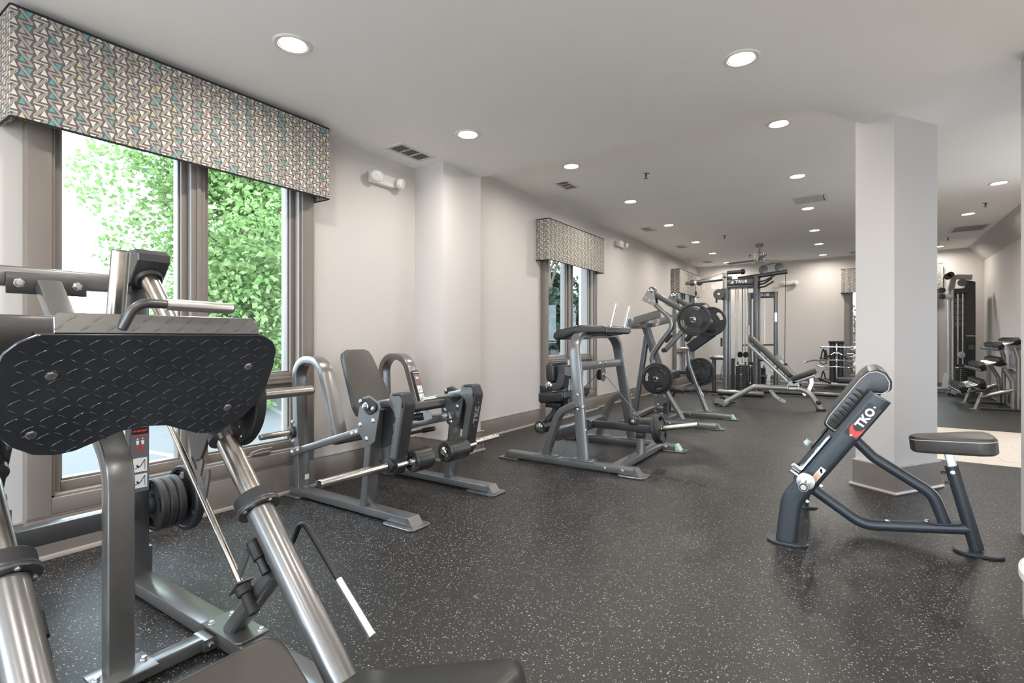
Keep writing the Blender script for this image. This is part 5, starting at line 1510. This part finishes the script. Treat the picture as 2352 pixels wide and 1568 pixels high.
for x, z in ((-1.50, 2.385), (-1.23, 2.41)):
    MB().lathe((x, YT+.09, z), Y, [(.06, 0), (.082, .004), (.082, .012), (.07, .02), (.07, .04), (.082, .048), (.082, .056), (0, .058)], 28).build('top_pulley', FRAMED, CT)
MB().tube([(-1.50, YT+.12, 2.46), (-1.37, YT+.12, 2.49), (-1.23, YT+.12, 2.48)], .005, 8).build('cable', BLACK, CT)
MB().tube([(-1.135, YT+.12, 2.32), (-1.145, YT+.12, .35)], .005, 8).build('cable', BLACK, CT)
# carriage on the left column
cr = MB().bbox(-2.22, -2.09, YT-.09, YT+.05, 1.83, 2.05, .008).build('pulley_carriage', FRAMED, CT)
MB().lathe((-2.25, YT-.10, 1.94), -Y, [(.10, 0), (.105, .004), (.105, .03), (.10, .034), (0, .036)], 28).build('pulley_guard', FRAMED, cr)
MB().bbox(-2.275, -2.235, YT-.1375, YT-.136, 1.93, 1.965, .001).build('sticker', WHITE, cr)
MB().tube([(-2.30, YT-.11, 1.86), (-2.30, YT-.11, 1.78)], .018, 12).build('hook_stop', BLACK, cr)
for x, y in ((-1.99, YT+.10), (-1.87, YT+.10), (-1.79, YT+.20), (-1.93, YT+.02), (-1.81, YT+.02)):
    MB().tube([(x, y, .62 if y > YT+.05 else .62), (x, y, 2.10)], .0115, 14).build('guide_rod', STEEL, CT)
weight_stack(CT, -1.87, YT+.02, .20, .10, .09, 14, .033, 9)
weight_stack(CT, -1.72, YT+.12, .06, .10, .09, 14, .033, 4)
for x in (-1.90, -1.80):
    MB().lathe((x, YT-.03, .78), V((1, -.7, 0)), [(.05, 0), (.056, .004), (.05, .012), (.056, .024), (0, .028)], 22).build('travelling_pulley', BLACK, CT)
MB().tube([(-1.85, YT+.0, .84), (-1.85, YT+.0, 2.10)], .004, 6).build('cable', BLACK, CT)
for x, z0 in ((-2.04, .1), (-1.58, .1)):
    MB().bbox(x-.025, x+.025, YT+.04, YT+.16, z0, .70, .004).build('side_stack', IRON, CT)
MB().bbox(-1.765, -1.72, YT-.05, YT-.03, 1.15, 1.33, .004).build('clip_plate', SILVER, CT)
# multi grip handles at the top right
for k, (dx, dz) in enumerate(((0, 0), (.03, -.06), (.05, .05))):
    MB().tube(fillet([(-1.60, YT+.05, 2.10+dz), (-1.46, YT+.0, 2.12+dz), (-1.34+dx, YT-.06, 2.20+dz)], .04, 4), .016, 12).build('pull_up_grip', BLACK, CT)
# dip arms: padded return bar with its own leg
MB().tube(fillet([(-2.18, YT, .71), (-2.42, YT-.02, .71), (-2.43, YT+.30, .71)], .06, 5), .042, 18).build('dip_bar', FRAME, CT)
MB().tube([(-2.37, YT, .69), (-2.37, YT, .06)], .038, 18).build('dip_leg', FRAMED, CT)
MB().tube([(-1.60, YT+.1, .70), (-1.44, YT+.1, .70)], .042, 18).build('dip_bar', FRAME, CT)
MB().tube([(-2.21, YT-.02, .56), (-2.25, YT-.02, .32), (-2.2, YT-.02, .28)], .006, 8).build('lanyard', BLACK, CT)
MB().bbox(-2.24, -2.205, YT-.05, YT-.02, .93, 1.10, .008).build('counter_cover', BLACK, CT)
MB().bbox(-1.53, -1.49, YT-.055, YT-.05, .95, 1.08, .003).build('instruction_label', PEACH, CT)
# low seat pad left of tower (row seat) and its post
MB().pad(rrect(.62, .28, .05, 4), (-2.78, YT+.0, .37), X, Y, (0, 0, .07), .022, 4).build('seat_pad', VINYL, CT)
MB().bbox(-2.90, -2.45, YT-.03, YT+.03, .33, .37, .004).build('seat_beam', FRAMED, CT)
MB().tube([(-2.65, YT, .35), (-2.65, YT, .05)], .032, 16).build('seat_leg', FRAMED, CT)
MB().prism(rrect(.36, .24, .02, 2), (-2.65, YT-.10, .002), X, Y, (0, 0, .01), .002).build('foot_plate', FRAMED, CT)

LB = thing('lat_bar', (-2.73, 10.75, 1.72), 'bent chrome lat bar with black grips hanging from the high pulley cable', 'cable bar')
yl = YT+.05
MB().tube([(-2.73, yl, 2.17), (-2.73, yl, 1.99)], .005, 8).build('cable', BLACK, LB)
MB().lathe((-2.73, yl, 2.04), -Z, [(.012, 0), (.020, .004), (.020, .09), (.012, .094), (0, .095)], 14).build('cable_stop', BLACK, LB)
for k in range(4):
    r_ = .016; zc = 1.925 - k*.032; ax_ = X if k % 2 else Y
    MB().sweep([V((-2.73, yl, zc)) + Z*math.cos(a)*r_*1.2 + ax_*math.sin(a)*r_ for a in [2*PI*i/12 for i in range(12)]], circ(.0035, 6), ax_.cross(Z), False, None, True).build('chain_link', CHROME, LB)
MB().tube(fillet([(-3.05, yl, 1.735), (-2.98, yl, 1.80), (-2.52, yl, 1.775), (-2.40, yl, 1.63), (-2.22, yl, 1.60)], .04, 4), .013, 12).build('bar', CHROME, LB)
MB().tube([(-2.66, yl, 1.782), (-2.56, yl, 1.777)], .022, 12).build('grip', BLACK, LB)
MB().tube([(-2.42, yl, 1.652), (-2.24, yl, 1.605)], .023, 12).build('grip', BLACK, LB)

T2 = thing('second_cable_tower', (-1.45, 11.6, 0), 'shorter cable tower behind the first, with a slim round column', 'cable machine')
Y2 = 11.55
MB().tube([(-1.38, Y2, .05), (-1.38, Y2, 2.02)], .042, 20).build('column', FRAME, T2)
MB().tube([(-1.86, Y2, .05), (-1.86, Y2, 2.02)], .042, 20).build('column', FRAME, T2)
sg = MB().bbox(-1.84, -1.41, Y2-.03, Y2+.03, 1.90, 2.02, .006).build('sign_beam', FRAMED, T2)
text('TRUE', .075, (-1.60, Y2-.031, 1.96), X, Z, ALU, sg, 'lettering', .001, .002, 'CENTER', 1.25)
MB().bbox(-1.42, -1.35, Y2-.05, Y2-.04, 1.42, 1.60, .004).build('carriage_plate', ALU, T2)
MB().tube([(-2.0, Y2, .95), (-1.40, Y2, .96)], .016, 12).build('cross_tube', FRAMED, T2)
MB().lathe((-2.02, Y2, .95), X, [(.0, 0), (.02, .002), (.02, .03), (0, .03)], 12).build('tube_end', ALU, T2)
for x in (-1.70, -1.58): MB().tube([(x, Y2, .5), (x, Y2, 1.90)], .009, 10).build('guide_rod', STEEL, T2)
MB().lathe((-1.30, Y2-.02, .68), -Y, [(.085, 0), (.09, .004), (.09, .03), (0, .034)], 28).build('low_pulley', SILVER, T2)
MB().bbox(-1.33, -1.26, Y2-.056, Y2-.052, .60, .66, .002).build('sticker', WHITE, T2)
MB().bbox(-1.42, -1.34, Y2-.09, Y2+.09, 0, .05, .006).build('foot_block', FRAMED, T2)
MB().tube([(-1.9, Y2, .32), (-1.40, Y2, .32)], .03, 14).build('lower_tube', FRAME, T2)
weight_stack(T2, -1.66, Y2+.10, .16, .10, .06, 12, .033, 5)
for k, (a, b) in enumerate((((-1.22, .60), (-1.13, .52)), ((-1.13, .52), (-1.02, .40)))):
    MB().tube([(a[0], Y2-.1, a[1]), (b[0], Y2-.1, b[1])], .006, 8).build('chain', CHROME, T2)
MB().lathe((-1.21, Y2-.1, .60), V((.7, 0, -.6)), [(.015, 0), (.022, .006), (.022, .05), (.012, .055), (0, .056)], 14).build('cable_stop', BLACK, T2)
VH = thing('v_grip_bar', (-.95, 11.4, .42), 'black gripped V row handle leaning at the low pulley', 'cable handle')
MB().tube([(-1.06, 11.38, .40), (-.98, 11.36, .34), (-.93, 11.36, .345)], .010, 10).build('stem', CHROME, VH)
MB().lathe((-.94, 11.36, .345), V((.62, 0, .78)), [(.013, 0), (.022, .004), (.022, .20), (.026, .21), (.026, .235), (0, .24)], 16).build('grip', BLACK, VH)
VH.location = (-.95, 11.4, .335)

# low row bench whose rail runs behind the column
RB = thing('low_row_bench', (-.4, 12.0, 0), 'long low row bench with black pad, half hidden by the white column', 'bench')
MB().sweep([(-1.36, 12.0, .19), (.45, 12.0, .19)], rrect(.07, .06, .01, 3), Y).build('rail', SILVER, RB)
MB().tube([(-1.9, 11.15, .058), (.2, 11.15, .058)], .042, 16).build('base_tube', FRAMED, RB)
MB().tube([(.15, 11.15, .058), (.15, 12.0, .19)], .03, 14).build('brace', FRAMED, RB)
MB().pad(rrect(.86, .26, .04, 4), (.06, 12.0, .225), X, Y, (0, 0, .10), .022, 4).build('pad', VINYL, RB)
for x in (-1.0, .35): MB().tube([(x, 12.0, .17), (x, 12.0, 0)], .03, 14).build('leg', FRAMED, RB)
MB().sweep([(-.86, 11.9, .34), (-.80, 11.85, .20), (-.74, 11.8, .05)], rrect(.09, .05, .01, 2), Y).build('foot_rest', FRAMED, RB)
for s in (-1, 1):
    MB().tube([(-.66, 11.95, .30), (-.46, 11.90+s*.04, .22)], .022, 12).build('padded_grip', BLACK, RB)
MB().pad(rrect(.09, .26, .02, 3), (-.78, 11.9, .27), Y, V((.3, 0, .9)).normalized(), (.03, 0, 0), .01, 2).build('foot_plate', FRAMED, RB)

# ------------------------------------------------------------------ handle and bar stand by the end wall
AS = thing('attachment_stand', (-.40, 13.2, 0), 'black two pillar rack for cable handles and bars by the end wall window', 'accessory rack')
ys = 13.2
for dx in (-.075, .075):
    MB().lathe((-.40+dx, ys, .03), Z, [(.06, 0), (.06, .95), (0, .95)], 24).build('pillar', BENCHM, AS)
MB().bbox(-.55, -.25, ys-.09, ys+.09, .98, 1.03, .015).build('top_cap', BLACK, AS)
for s in (-1, 1):
    MB().sweep([(-.40, ys, .05), (-.40+s*.18, ys-.10, .04), (-.40+s*.22, ys-.12, .0)], rrect(.07, .03, .008, 2), Y).build('foot', BLACK, AS)
for z in (.90, .72, .55, .42):
    MB().tube([(-.40, ys-.05, z), (-.40, ys-.15, z), (-.40, ys-.16, z+.03)], .009, 10).build('hook', CHROME, AS)
    MB().tube([(-.55, ys, z), (-.64, ys-.03, z-.02)], .008, 8).build('side_hook', CHROME, AS)
    MB().tube([(-.25, ys, z), (-.16, ys-.03, z-.02)], .008, 8).build('side_hook', CHROME, AS)
yb = ys - .145
def cable_bar(pts, r, lb, nm='cable_bar'):
    pts = [V(p) for p in pts]
    c = pts[len(pts)//2]
    t = thing(nm, c, lb, 'cable bar', 'bars on the handle rack')
    MB().tube(fillet(pts, .03, 4), r, 12).build('bar', CHROME, t)
    MB().lathe(c + V((0, 0, .03)), -Z, [(0, 0), (.014, 0), (.014, .06), (.006, .065), (.006, .10), (0, .10)], 12).build('swivel', CHROME, t)
    for e0, e1 in ((pts[0], pts[1]), (pts[-1], pts[-2])):
        d = (e1 - e0).normalized()
        MB().lathe(e0, d, [(r+.001, 0), (r+.003, .004), (r+.003, .03), (r, .034)], 12).build('end_sleeve', ALU, t)
    return t
cable_bar([(-.70, yb, .905), (-.40, yb, .905), (-.10, yb, .905)], .014, 'straight chrome cable bar at the top of the handle rack')
cable_bar([(-1.00, yb, .56), (-.82, yb, .615), (-.40, yb, .62), (0.02, yb, .62), (.16, yb, .57)], .016, 'longest chrome lat bar with drooping ends on the handle rack')
cable_bar([(-.76, yb-.02, .50), (-.62, yb-.02, .47), (-.40, yb-.02, .485), (-.18, yb-.02, .47), (-.04, yb-.02, .51)], .013, 'wavy curl cable bar low on the handle rack')
def strap(p, lb, w=.05):
    p = V(p)
    t = thing('rope_handle', p, lb, 'cable handle', 'soft handles on the handle rack')
    for s in (-1, 1):
        MB().tube([p, p + V((s*w*.5, -.01, -.08)), p + V((s*w*.9, -.01, -.20))], .014, 10).build('rope', RUBBER, t)
        MB().lathe(p + V((s*w*.9, -.01, -.19)), -Z, [(.014, 0), (.022, .006), (.022, .03), (0, .034)], 12).build('knob', BLACK, t)
    MB().lathe(p + Z*.0, Z, [(.012, -.02), (.012, .02), (0, .022)], 10).build('ferrule', CHROME, t)
strap((-.645, ys-.04, .86), 'black rope with knobs hanging upper left on the handle rack')
strap((-.60, ys-.07, .84), 'short black rope beside it on the upper left of the handle rack', .03)
strap((-.645, ys-.04, .38), 'black rope hanging lowest at the left of the handle rack', .05)
t = thing('ankle_cuff', (-.65, ys-.05, .58), 'round black ankle cuff hanging at the left of the handle rack', 'ankle cuff')
c = V((-.65, ys-.05, .585))
MB().sweep([c + V((math.cos(a)*.06, 0, math.sin(a)*.06)) for a in [2*PI*i/20 for i in range(20)]], rrect(.07, .014, .004, 2), Y, False, None, True).build('strap', RUBBER, t)
MB().lathe(c + Z*.066, Z, [(.012, 0), (.012, .03), (0, .03)], 10).build('ring', CHROME, t)
def d_handle(p, lb):
    p = V(p)
    t = thing('stirrup_handle', p, lb, 'cable handle', 'stirrup handles on the handle rack')
    MB().tube(fillet([p + V((-.06, 0, -.10)), p + V((-.05, 0, -.01)), p, p + V((.05, 0, -.01)), p + V((.06, 0, -.10))], .02, 3), .006, 8).build('stirrup', CHROME, t)
    MB().tube([p + V((-.062, 0, -.10)), p + V((.062, 0, -.10))], .014, 12).build('grip', ALU, t)
d_handle((-.15, ys-.05, .86), 'upper stirrup handle at the right of the handle rack')
d_handle((-.15, ys-.05, .70), 'lower stirrup handle at the right of the handle rack')
t = thing('triceps_handle', (-.40, yb-.03, .78), 'inverted V press down handle on the middle of the handle rack', 'cable handle')
for s in (-1, 1):
    MB().tube([(-.40+s*.03, yb-.03, .79), (-.40+s*.20, yb-.03, .66)], .010, 10).build('leg', CHROME, t)
    MB().tube([(-.40+s*.10, yb-.03, .737), (-.40+s*.205, yb-.03, .655)], .019, 12).build('grip', BLACK, t)
MB().tube([(-.44, yb-.03, .775), (-.36, yb-.03, .775)], .012, 10).build('bridge', CHROME, t)

# ------------------------------------------------------------------ shrouded functional trainer right of the column
FT = thing('functional_trainer', (1.6, 13.05, 0), 'silver and black cable machine with smoked shroud right of the column', 'cable machine')
yf = 12.95
for x in (1.42, 1.475):
    MB().bbox(x-.02, x+.02, yf-.16, yf-.10, .0, 2.02, .012).build('upright', SILVER, FT)
MB().sweep(fillet([(1.45, yf-.13, 2.0), (1.50, yf-.05, 2.26), (1.76, yf, 2.24)], .08, 5), rrect(.10, .09, .02, 3), Y).build('top_arm', SILVER, FT)
for x, z, r_, nm in ((1.40, 2.26, .06, 'pulley'), (1.44, 2.29, .055, 'arm_knob')):
    MB().lathe((x, yf-.22, z), Y, [(r_*.8, 0), (r_, .006), (r_, .05), (r_*.8, .056), (0, .056)], 24).build(nm, BLACK, FT)
MB().lathe((1.62, yf-.06, 2.14), -Y, [(.06, 0), (.07, .004), (.07, .03), (0, .034)], 24).build('top_pulley', FRAMED, FT)
MB().prism([(1.49, .06), (1.83, .06), (1.83, 2.16), (1.70, 2.20), (1.66, 2.02), (1.49, 2.02)], (0, yf+.06, 0), X, Z, (0, .30, 0), .01).build('rear_shroud', PLEXI, FT)
MB().prism([(1.495, .10), (1.68, .10), (1.68, 1.95), (1.495, 1.95)], (0, yf-.06, 0), X, Z, (0, .01, 0), .002).build('shroud_back', BLACK, FT)
for x in (1.555, 1.625): MB().tube([(x, yf-.09, .60), (x, yf-.09, 1.95)], .012, 12).build('guide_rod', CHROME, FT)
MB().bbox(1.49, 1.70, yf-.12, yf-.05, 1.93, 2.03, .01).build('header', BLACK, FT)
MB().bbox(1.49, 1.84, yf+.055, yf+.06, 1.125, 1.145, .002).build('shroud_seam', SILVER, FT)
weight_stack(FT, 1.59, yf-.09, .16, .09, .10, 12, .035, 4)
MB().lathe((1.60, yf-.10, .78), -Y, [(.05, 0), (.06, .004), (.06, .03), (0, .034)], 24).build('travelling_pulley', SILVER, FT)
MB().lathe((1.77, yf+.0625, .92), -Y, [(.05, 0), (.05, .003), (.044, .003), (.044, .0035), (0, .0035)], 28).build('badge', FRAMED, FT)
MB().bbox(1.30, 1.47, yf-.20, yf-.10, 1.83, 1.93, .012).build('carriage', SILVER, FT)
for z in (2.0, 1.88):
    MB().lathe((1.31, yf-.24, z), Y, [(.04, 0), (.052, .004), (.052, .03), (.04, .034), (0, .034)], 24).build('swivel_pulley', BLACK, FT)
MB().tube([(1.33, yf-.22, 2.05), (1.33, yf-.22, 2.25)], .005, 8).build('cable', BLACK, FT)
MB().bbox(1.20, 1.44, yf-.18, yf-.10, .10, .16, .01).build('base_beam', SILVER, FT)
MB().bbox(1.40, 1.86, yf-.16, yf+.36, 0, .06, .008).build('base', FRAMED, FT)
MB().lathe((1.49, yf-.22, .09), -Y, [(.03, 0), (.055, .003), (.055, .02), (0, .024)], 24).build('low_pulley', SILVER, FT)
MB().prism([(1.30, .14), (1.39, .14), (1.42, .40), (1.38, .44), (1.34, .42)], (0, yf-.22, 0), X, Z, (0, .01, 0), .002).build('low_carriage', ALU, FT)
pl_ = MB()
for i in range(3):
    for j in range(5):
        pl_.bbox(1.515+i*.05, 1.553+i*.05, yf-.0625, yf-.06, 1.32+j*.11, 1.41+j*.11, .001)
pl_.build('exercise_chart', GREYP, FT)

# ------------------------------------------------------------------ dumbbell rack and dumbbells
DR = thing('dumbbell_rack', (1.75, 11.15, 0), 'three tier silver and black dumbbell rack by the right wall', 'dumbbell rack')
y0r, y1r = 10.45, 11.85
tiers = []
for k, (x, z) in enumerate(((1.47, .285), (1.69, .645), (1.885, .965))):
    ux = V((.93, 0, .36)).normalized() if k else V((.93, 0, .30)).normalized()
    up = V((-ux.z, 0, ux.x))
    c = V((x, 0, z))
    for dd in (-.125, .10):
        p = c + ux*dd
        MB().sweep([p + Y*(y0r+.02), p + Y*(y1r-.02)], rrect(.075, .014, .004, 2), ux).build('rail', FRAMED, DR)
        lp_ = c + ux*(dd - .04 if dd < 0 else dd + .04) + up*.02
        MB().sweep([lp_ + Y*y0r, lp_ + Y*y1r], rrect(.012, .045, .003, 1), ux).build('rail_lip', FRAMED, DR)
    tiers.append((c, ux, up))
for y in (y0r+.22, y1r-.22):
    MB().tube([(1.50, y, .0), (1.58, y, .26)], .028, 16).build('front_leg', SILVER, DR)
    MB().prism(oval(.14, .09, 20), (1.50, y, 0), X, Y, (0, 0, .008)).build('foot', SILVER, DR)
    MB().tube([(1.54, y, .18), (1.94, y, .32)], .032, 16).build('lower_arm', SILVER, DR)
    MB().tube(fillet([(1.93, y, .0), (1.92, y, .44), (1.82, y, .64)], .10, 6), .030, 16).build('middle_post', SILVER, DR)
    MB().tube(fillet([(1.985, y, .0), (1.985, y, .78), (1.94, y, .96)], .10, 6), .030, 16).build('rear_post', SILVER, DR)
    MB().bbox(1.52, 2.01, y-.03, y+.03, .0, .035, .006).build('base_runner', FRAMED, DR)
bm = MB().bbox(1.955, 2.0, y0r+.22, y1r-.22, .56, .64, .006).build('name_beam', SILVER, DR)
text('HAMPTON', .055, (1.954, 10.98, .60), -Y, Z, INK, bm, 'lettering', .0008, .001)
DB = None
def make_dumbbell(L, R):
    t = thing('hex_dumbbell', (0, 0, 0), 'x', 'dumbbell', 'dumbbells on the rack')
    for s in (-1, 1):
        h = MB().lathe((s*L*.22, 0, 0), X*s, [(R*.55, 0), (R*.95, .006), (R, .018), (R, L*.26), (R*.82, L*.28), (0, L*.28)], 6)
        o = h.build('head', IRON, t, 20)
        MB().lathe((s*L*.4995, 0, 0), X*s, [(R*.5, 0), (R*.5, .0015), (0, .0018)], 20).build('end_cap', GREYP, o)
    MB().lathe((-L*.23, 0, 0), X, [(.014, 0), (.015, L*.10), (.018, L*.23), (.015, L*.36), (.014, L*.46)], 16).build('handle', CHROME, t)
    return t
protos = {}
names = ['bottom', 'middle', 'top']
order = ['first', 'second', 'third', 'fourth', 'fifth', 'sixth', 'seventh', 'eighth', 'ninth', 'tenth']
for k, (c, ux, up) in enumerate(tiers):
    n, R, L, st = ((5, .075, .33, .20), (6, .064, .30, .165), (8, .052, .27, .138))[k]
    for i in range(n):
        y = y0r + .16 + i*st
        p = c + up*(R*.87 + .008) + Y*y
        lb = f'black hex dumbbell with chrome handle, {order[i]} from the near end of the {names[k]} rack tier'
        if k not in protos:
            o = make_dumbbell(L, R); protos[k] = o; o.location = p; o['label'] = lb
            base = o
        else:
            o = dup(protos[k], p, 0, lb)
        o.rotation_euler = (0, -math.atan2(ux.z, ux.x), 0)
# ------------------------------------------------------------------ outside
struct(MB().box(-90, -3.62, -40, 110, -.25, -.14).box(-3.62, 70, 13.9, 110, -.25, -.14), 'ground', ASPHALT)
struct(MB().box(-3.62, 70, -40, -4.2, -.25, -.02).box(6.2, 70, -4.2, 8.4, -.25, -.02).box(2.25, 70, 8.4, 13.9, -.25, -.02), 'ground_bounce', CONCRETE)  # pale ground added out of view, bounces daylight in through the openings
def stripe(p, q, w=.1):
    p, q = V((*p, -.14)), V((*q, -.14)); d = (q-p).normalized(); n = V((-d.y, d.x, 0))*w/2
    return MB().add([p-n, p+n, q+n, q-n, p-n+Z*.004, p+n+Z*.004, q+n+Z*.004, q-n+Z*.004], [(0, 1, 2, 3), (4, 7, 6, 5), (0, 4, 5, 1), (1, 5, 6, 2), (2, 6, 7, 3), (3, 7, 4, 0)])
for p, q, lb in (((-5.6, 2.6), (-9.8, 2.1), 'white parking line outside the lower left pane'), ((-5.0, 3.9), (-9.5, 5.6), 'white parking line outside, seen beside the leg press plate')):
    s_ = stripe(p, q); single(s_, 'parking_line', PAINTW, (*p, -.14), lb, 'marking', smooth=0)

def leaf_cloud(rng, blobs, n, size, name, m, parent):
    """thousands of small folded leaves filling ellipsoid blobs around the twigs"""
    vs, fs = [], []
    wts = [b[3]**2 for b in blobs]
    for i in range(n):
        cx, cy, cz, r, sq = rng.choices(blobs, wts)[0]
        while True:
            a = V((rng.uniform(-1, 1), rng.uniform(-1, 1), rng.uniform(-1, 1)))
            if a.length < 1 and a.length > .35: break
        c = V((cx + a.x*r, cy + a.y*r, cz + a.z*r*sq))
        d = V((rng.uniform(-1, 1), rng.uniform(-1, 1), rng.uniform(-.8, .5))).normalized()
        e = d.orthogonal().normalized(); f = d.cross(e)
        ang = rng.uniform(0, PI); e2 = e*math.cos(ang) + f*math.sin(ang); nrm = d.cross(e2)
        s_ = size*rng.uniform(.6, 1.3)
        k = len(vs)
        vs += [c - d*s_*.5, c + e2*s_*.42 + nrm*s_*.12, c + d*s_*.6, c - e2*s_*.42 + nrm*s_*.12]
        fs += [(k, k+1, k+2), (k, k+2, k+3)]
    mb = MB(); mb.v, mb.f = vs, fs
    o = mb.build(name, m, parent, smooth=0)
    o['kind'] = 'stuff'
    return o
def make_tree(loc, h, cr, label, m, seed, n=9000, size=.11, z0=.9, dense=14, sq=.7, cat='tree', name='leafy_tree'):
    rng = random.Random(seed)
    b = V(loc)
    t = thing(name, b, label, cat)
    tr = MB().tube([b, b+V((.05, .03, h*.3)), b+V((-.04, .02, h*.6)), b+Z*h*.95], .075*h/5, 10, X, True, [1, .8, .5, .12])
    tr.build('trunk', BARK, t)
    blobs, br = [], MB()
    for i in range(dense):
        f = rng.uniform(0, 1)
        zz = z0 + (h - z0)*f
        rad = cr*math.sin(PI*min(1, .18 + f*.80))**.7*rng.uniform(.25, 1.0)
        a = rng.uniform(0, 2*PI)
        c = b + V((math.cos(a)*rad, math.sin(a)*rad, zz))
        blobs.append((c.x, c.y, c.z, cr*rng.uniform(.30, .50), sq))
        br.tube([b + Z*max(.5, zz*.6), b + V((math.cos(a)*rad*.5, math.sin(a)*rad*.5, zz*.85)), c], .03*h/5, 6, None, True, [1, .6, .15])
    br.build('branches', BARK, t)['kind'] = 'stuff'
    leaf_cloud(rng, blobs, n, size, 'foliage', m, t)
    return t
make_tree((-9.5, 5.55, -.14), 6.0, 2.15, 'tall fresh green maple outside the nearest window, behind the mullion', LEAF, 3, 32000, .095, .7, 64, .75)
make_tree((-14.2, 9.0, -.14), 5.6, 2.6, 'bushy green tree outside at the right pane of the nearest window', LEAF, 5, 34000, .085, .3, 56, .8)
make_tree((-13.5, 2.2, -.14), 2.6, .9, 'small twiggy sapling outside at the left pane behind the leg press beam', LEAF, 8, 700, .10, 1.2, 8, .8)
make_tree((-7.0, 12.2, -.14), 7.0, 1.15, 'dark conifer outside the middle window', LEAFD, 11, 16000, .12, .8, 22, .9, name='dark_tree')
make_tree((-8.2, 17.6, -.14), 6.5, 1.7, 'dark loose tree outside the middle window, right pane', LEAFD, 13, 3500, .13, 1.6, 14, .8, name='dark_tree')
make_tree((-10.6, 15.4, -.14), 4.2, 1.5, 'light green shrub tree left of the dark conifer outside', LEAF, 14, 6000, .11, .4, 16, .9)
make_tree((-7.2, 27, -.14), 5.0, 2.4, 'green trees outside the far corner window', LEAF, 17, 7000, .16, .4, 18, .9)
make_tree((1.6, 21.0, -.14), 5.2, 2.2, 'light green tree outside the end wall window', LEAF, 19, 6000, .13, 1.6, 18, .8)
make_tree((.4, 17.6, -.14), 2.2, 1.0, 'reddish leaved shrub outside the end wall window', LEAFR, 23, 3000, .09, .5, 12, .9, 'shrub', 'red_shrub')
# distant tree line
rng = random.Random(31)
t = thing('distant_hedge', (-48, 8, -.14), 'low hazy tree line at the far edge of the parking lot', 'hedge')
bl = [(-48 + rng.uniform(-2, 2), -14 + k*1.3, 1.0 + rng.uniform(-.3, .8), rng.uniform(1.2, 1.9), .8) for k in range(60)]
leaf_cloud(rng, bl, 9000, .42, 'foliage', LEAF, t)
# neighbouring house seen through the middle window
hb = V((-13.2, 22.5, -.14))
t = thing('house', hb, 'blue grey house with dark roof outside the middle window', 'house')
MB().box(hb.x-3, hb.x+2.4, hb.y, hb.y+4, -.14, .8).build('wall', SIDING, t)
MB().prism([(-3.4, .8), (2.8, .8), (2.2, 1.25), (-2.8, 1.25)], (hb.x, hb.y-.4, 0), X, Z, (0, 4.8, 0)).build('roof', ROOFM, t)
for k in range(5):
    MB().box(hb.x-3, hb.x+2.4, hb.y-.02, hb.y, -.05+k*.16, .09+k*.16).build('siding_board', SIDING, t, 0)
for k in range(3):
    f = MB().box(hb.x-2.2+k*1.6, hb.x-1.4+k*1.6, hb.y-.05, hb.y-.02, .1, .7).build('window', PAINTW, t, 0)
    MB().box(hb.x-2.14+k*1.6, hb.x-1.46+k*1.6, hb.y-.06, hb.y-.05, .16, .64).build('pane', PLEXI, f, 0)
# patio railing outside the end wall window
t = thing('patio_railing', (.5, 15.6, -.14), 'thin metal railing outside the end wall window', 'railing')
MB().tube([(-1.5, 15.6, .98), (3, 15.6, .98)], .02, 10).build('top_rail', FRAMED, t)
for k in range(28):
    MB().tube([(-1.4+k*.16, 15.6, -.14), (-1.4+k*.16, 15.6, .98)], .008, 6).build('baluster', FRAMED, t)
